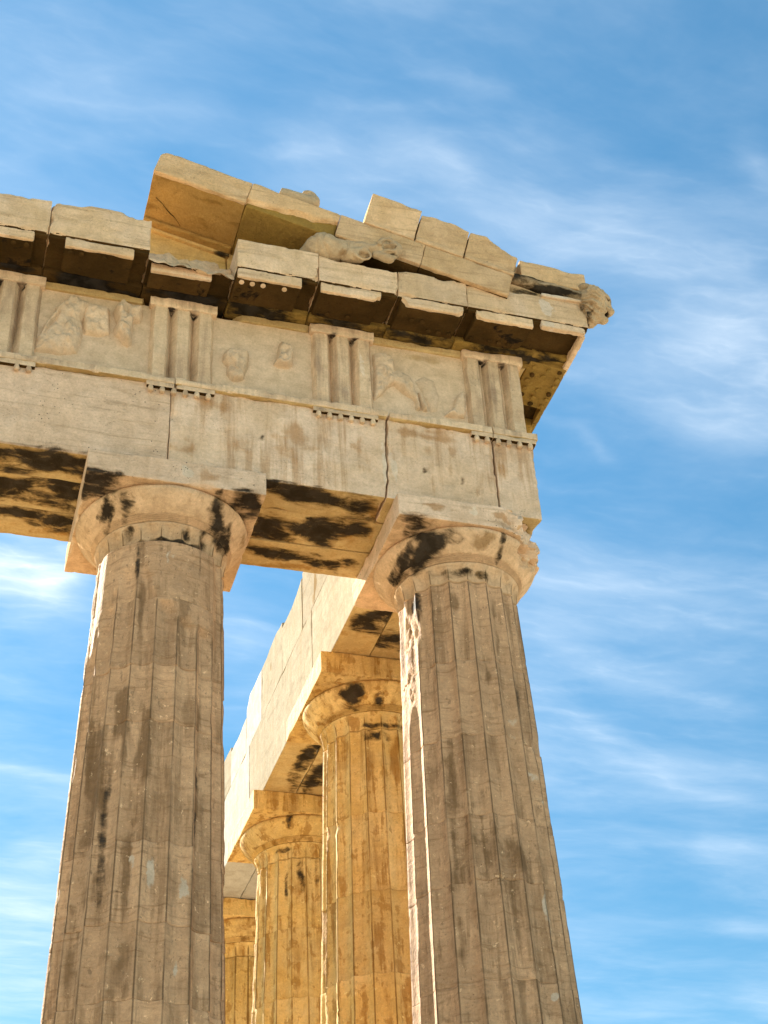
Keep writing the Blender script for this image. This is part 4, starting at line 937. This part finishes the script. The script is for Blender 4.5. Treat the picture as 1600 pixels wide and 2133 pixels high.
def tuft(P): return np.minimum(ell(P, (1.655, -1.50, 3.545), (.12, .15, .075), .2), cap(P, (1.60, -1.5, 3.50), (1.76, -1.5, 3.52), .07, .05))+.012*fbm(P, 9, 3, 2)
mesh('ear_tuft', surf(tuft, (1.42, -1.72, 3.35), (1.88, -1.28, 3.70), .014), 'sculpt', rt, angle=0, stains=[('black', (1.6, -1.5, 3.6), (.25, .3, .12), .9)])

# tympanum
GRP_P = 'wall slabs of the gable'
def tymp(x0, x1, label, st=(), mat='tymp'):
    tp = lambda V: np.stack([V[:, 0], V[:, 1], 3.256+(V[:, 2]-3.256)*(np.maximum(.02, 3.565-.24*V[:, 0]-.36-3.256)/.9)], 1)
    o = mesh('gable_wall_slab', block((x0, -.70, 3.256), (x1, -.36, 4.156), h=.06, r0=.006, chip=.02, und=.004, warp=tp), mat, stains=st); tag(o, label, 'wall slab', GRP_P)
tymp(-4.135, -3.118, 'bare golden slab of the gable wall at its broken left end', [('brown', (-3.85, -.7, 3.85), (.25, .1, .3), .45), ('pale', (-3.6, -.7, 3.35), (.7, .1, .10), .3)])
tymp(-3.106, -2.2, 'narrow visible strip of gable wall slab beside the cornice block, right of the golden slab')
tymp(-2.19, .35, 'gable wall slab behind the horse head, painted dark as the shaded gap', mat='dark')  # slab coloured dark to paint the gap's deep shade

# horse head
def horse(P):
    d = ell(P, (-1.99, -1.46, 3.455), (.27, .25, .225), .10)               # jowl
    d = smin(d, ell(P, (-2.14, -1.34, 3.42), (.16, .19, .21)), .03)        # neck stump
    d = smin(d, cap(P, (-1.84, -1.47, 3.49), (-1.50, -1.56, 3.455), .165, .120), .03)   # forehead
    d = smin(d, cap(P, (-1.80, -1.52, 3.40), (-1.56, -1.60, 3.33), .135, .095), .03)    # cheek bone
    d = smin(d, cap(P, (-1.47, -1.60, 3.455), (-1.22, -1.66, 3.475), .085, .088), .03)  # nose bridge
    d = smin(d, ell(P, (-1.12, -1.69, 3.43), (.120, .105, .170), .55), .03)             # muzzle
    d = smin(d, cap(P, (-1.34, -1.64, 3.36), (-1.16, -1.70, 3.275), .058, .060), .02)   # lower lip
    # rim and deep socket of the eye, flared nostril, open mouth
    q = P-np.array((-1.520, -1.660, 3.310)); rr = np.hypot(q[:, 0]*.85, q[:, 2]*1.0)
    d = smin(d, np.hypot(rr-.088, q[:, 1])-.026, .012)
    d = np.maximum(d, -ell(P, (-1.505, -1.690, 3.295), (.075, .12, .062)))
    q = P-np.array((-1.190, -1.745, 3.480)); rr = np.hypot(q[:, 0]*.8, q[:, 2]); up_ = q[:, 2] > -.03
    d = np.where(up_, smin(d, np.hypot(rr-.092, q[:, 1])-.032, .012), d)
    d = np.maximum(d, -ell(P, (-1.180, -1.775, 3.435), (.085, .11, .060)))
    d = np.maximum(d, -cap(P, (-1.27, -1.72, 3.345), (-1.02, -1.80, 3.285), .016, .040))
    d = smin(d, cap(P, (-1.98, -1.46, 3.670), (-1.74, -1.48, 3.650), .036, .034)+.016*fbm(P, 16, 2, 6), .02)   # crest of the mane
    cheek = np.abs(np.hypot((P[:, 0]+1.88)/.95, P[:, 2]-3.44)-.185)
    d = d+.026*np.exp(-(cheek/.016)**2)*(P[:, 1] < -1.4)
    d = d+.020*np.exp(-((P[:, 0]+2.13+.2*(P[:, 2]-3.45))/.016)**2)*(P[:, 1] < -1.4)
    return d+.013*fbm(P, 6, 3, 4)+.006*fbm(P, 20, 3, 7)
HV = surf(horse, (-2.40, -1.92, 3.05), (-.90, -1.05, 3.85), .013)
rt = root('horse_head', (-1.7, -1.4, 3.22), 'carved horse head lying on the cornice in the gable corner, muzzle drooping over the edge', 'sculpture')
mesh('head', HV, 'sculpt', rt, angle=0, stains=[('black', (-1.53, -1.68, 3.29), (.06, .07, .055), .9), ('brown', (-1.72, -1.6, 3.32), (.18, .2, .08), .9), ('pale', (-2.0, -1.6, 3.50), (.09, .2, .07), .7), ('brown', (-1.5, -1.5, 3.55), (.25, .2, .08), .8), ('black', (-1.18, -1.76, 3.43), (.07, .06, .05), .9), ('black', (-1.14, -1.76, 3.32), (.10, .06, .02), .8), ('black', (-1.6, -1.5, 3.60), (.2, .1, .03), .7)])  # black blobs paint the shade in eye, nostril, mouth and crack above

# fallen sculpture fragment on the gable
def frag(P):
    d = cap(P, (-2.575, -1.48, 4.345), (-2.17, -1.48, 4.255), .105, .125)
    d = np.maximum(d, -(P[:, 0]*.96-P[:, 2]*.26+2.475+1.13))
    d = smin(d, ell(P, (-2.11, -1.46, 4.33), (.075, .11, .165), -.1), .05)
    d = smin(d, ell(P, (-2.17, -1.46, 4.46), (.095, .09, .05), .5), .04)
    d = np.maximum(d, P[:, 0]+2.045)
    return d+.014*fbm(P, 5, 3, 9)+.003*fbm(P, 20, 2, 3)
o = mesh('statue_fragment', surf(frag, (-2.75, -1.70, 4.05), (-1.95, -1.25, 4.62), .014), 'sculpt', angle=30)
tag(o, 'broken cylindrical statue fragment with a knobbed end lying on top of the gable', 'sculpture')
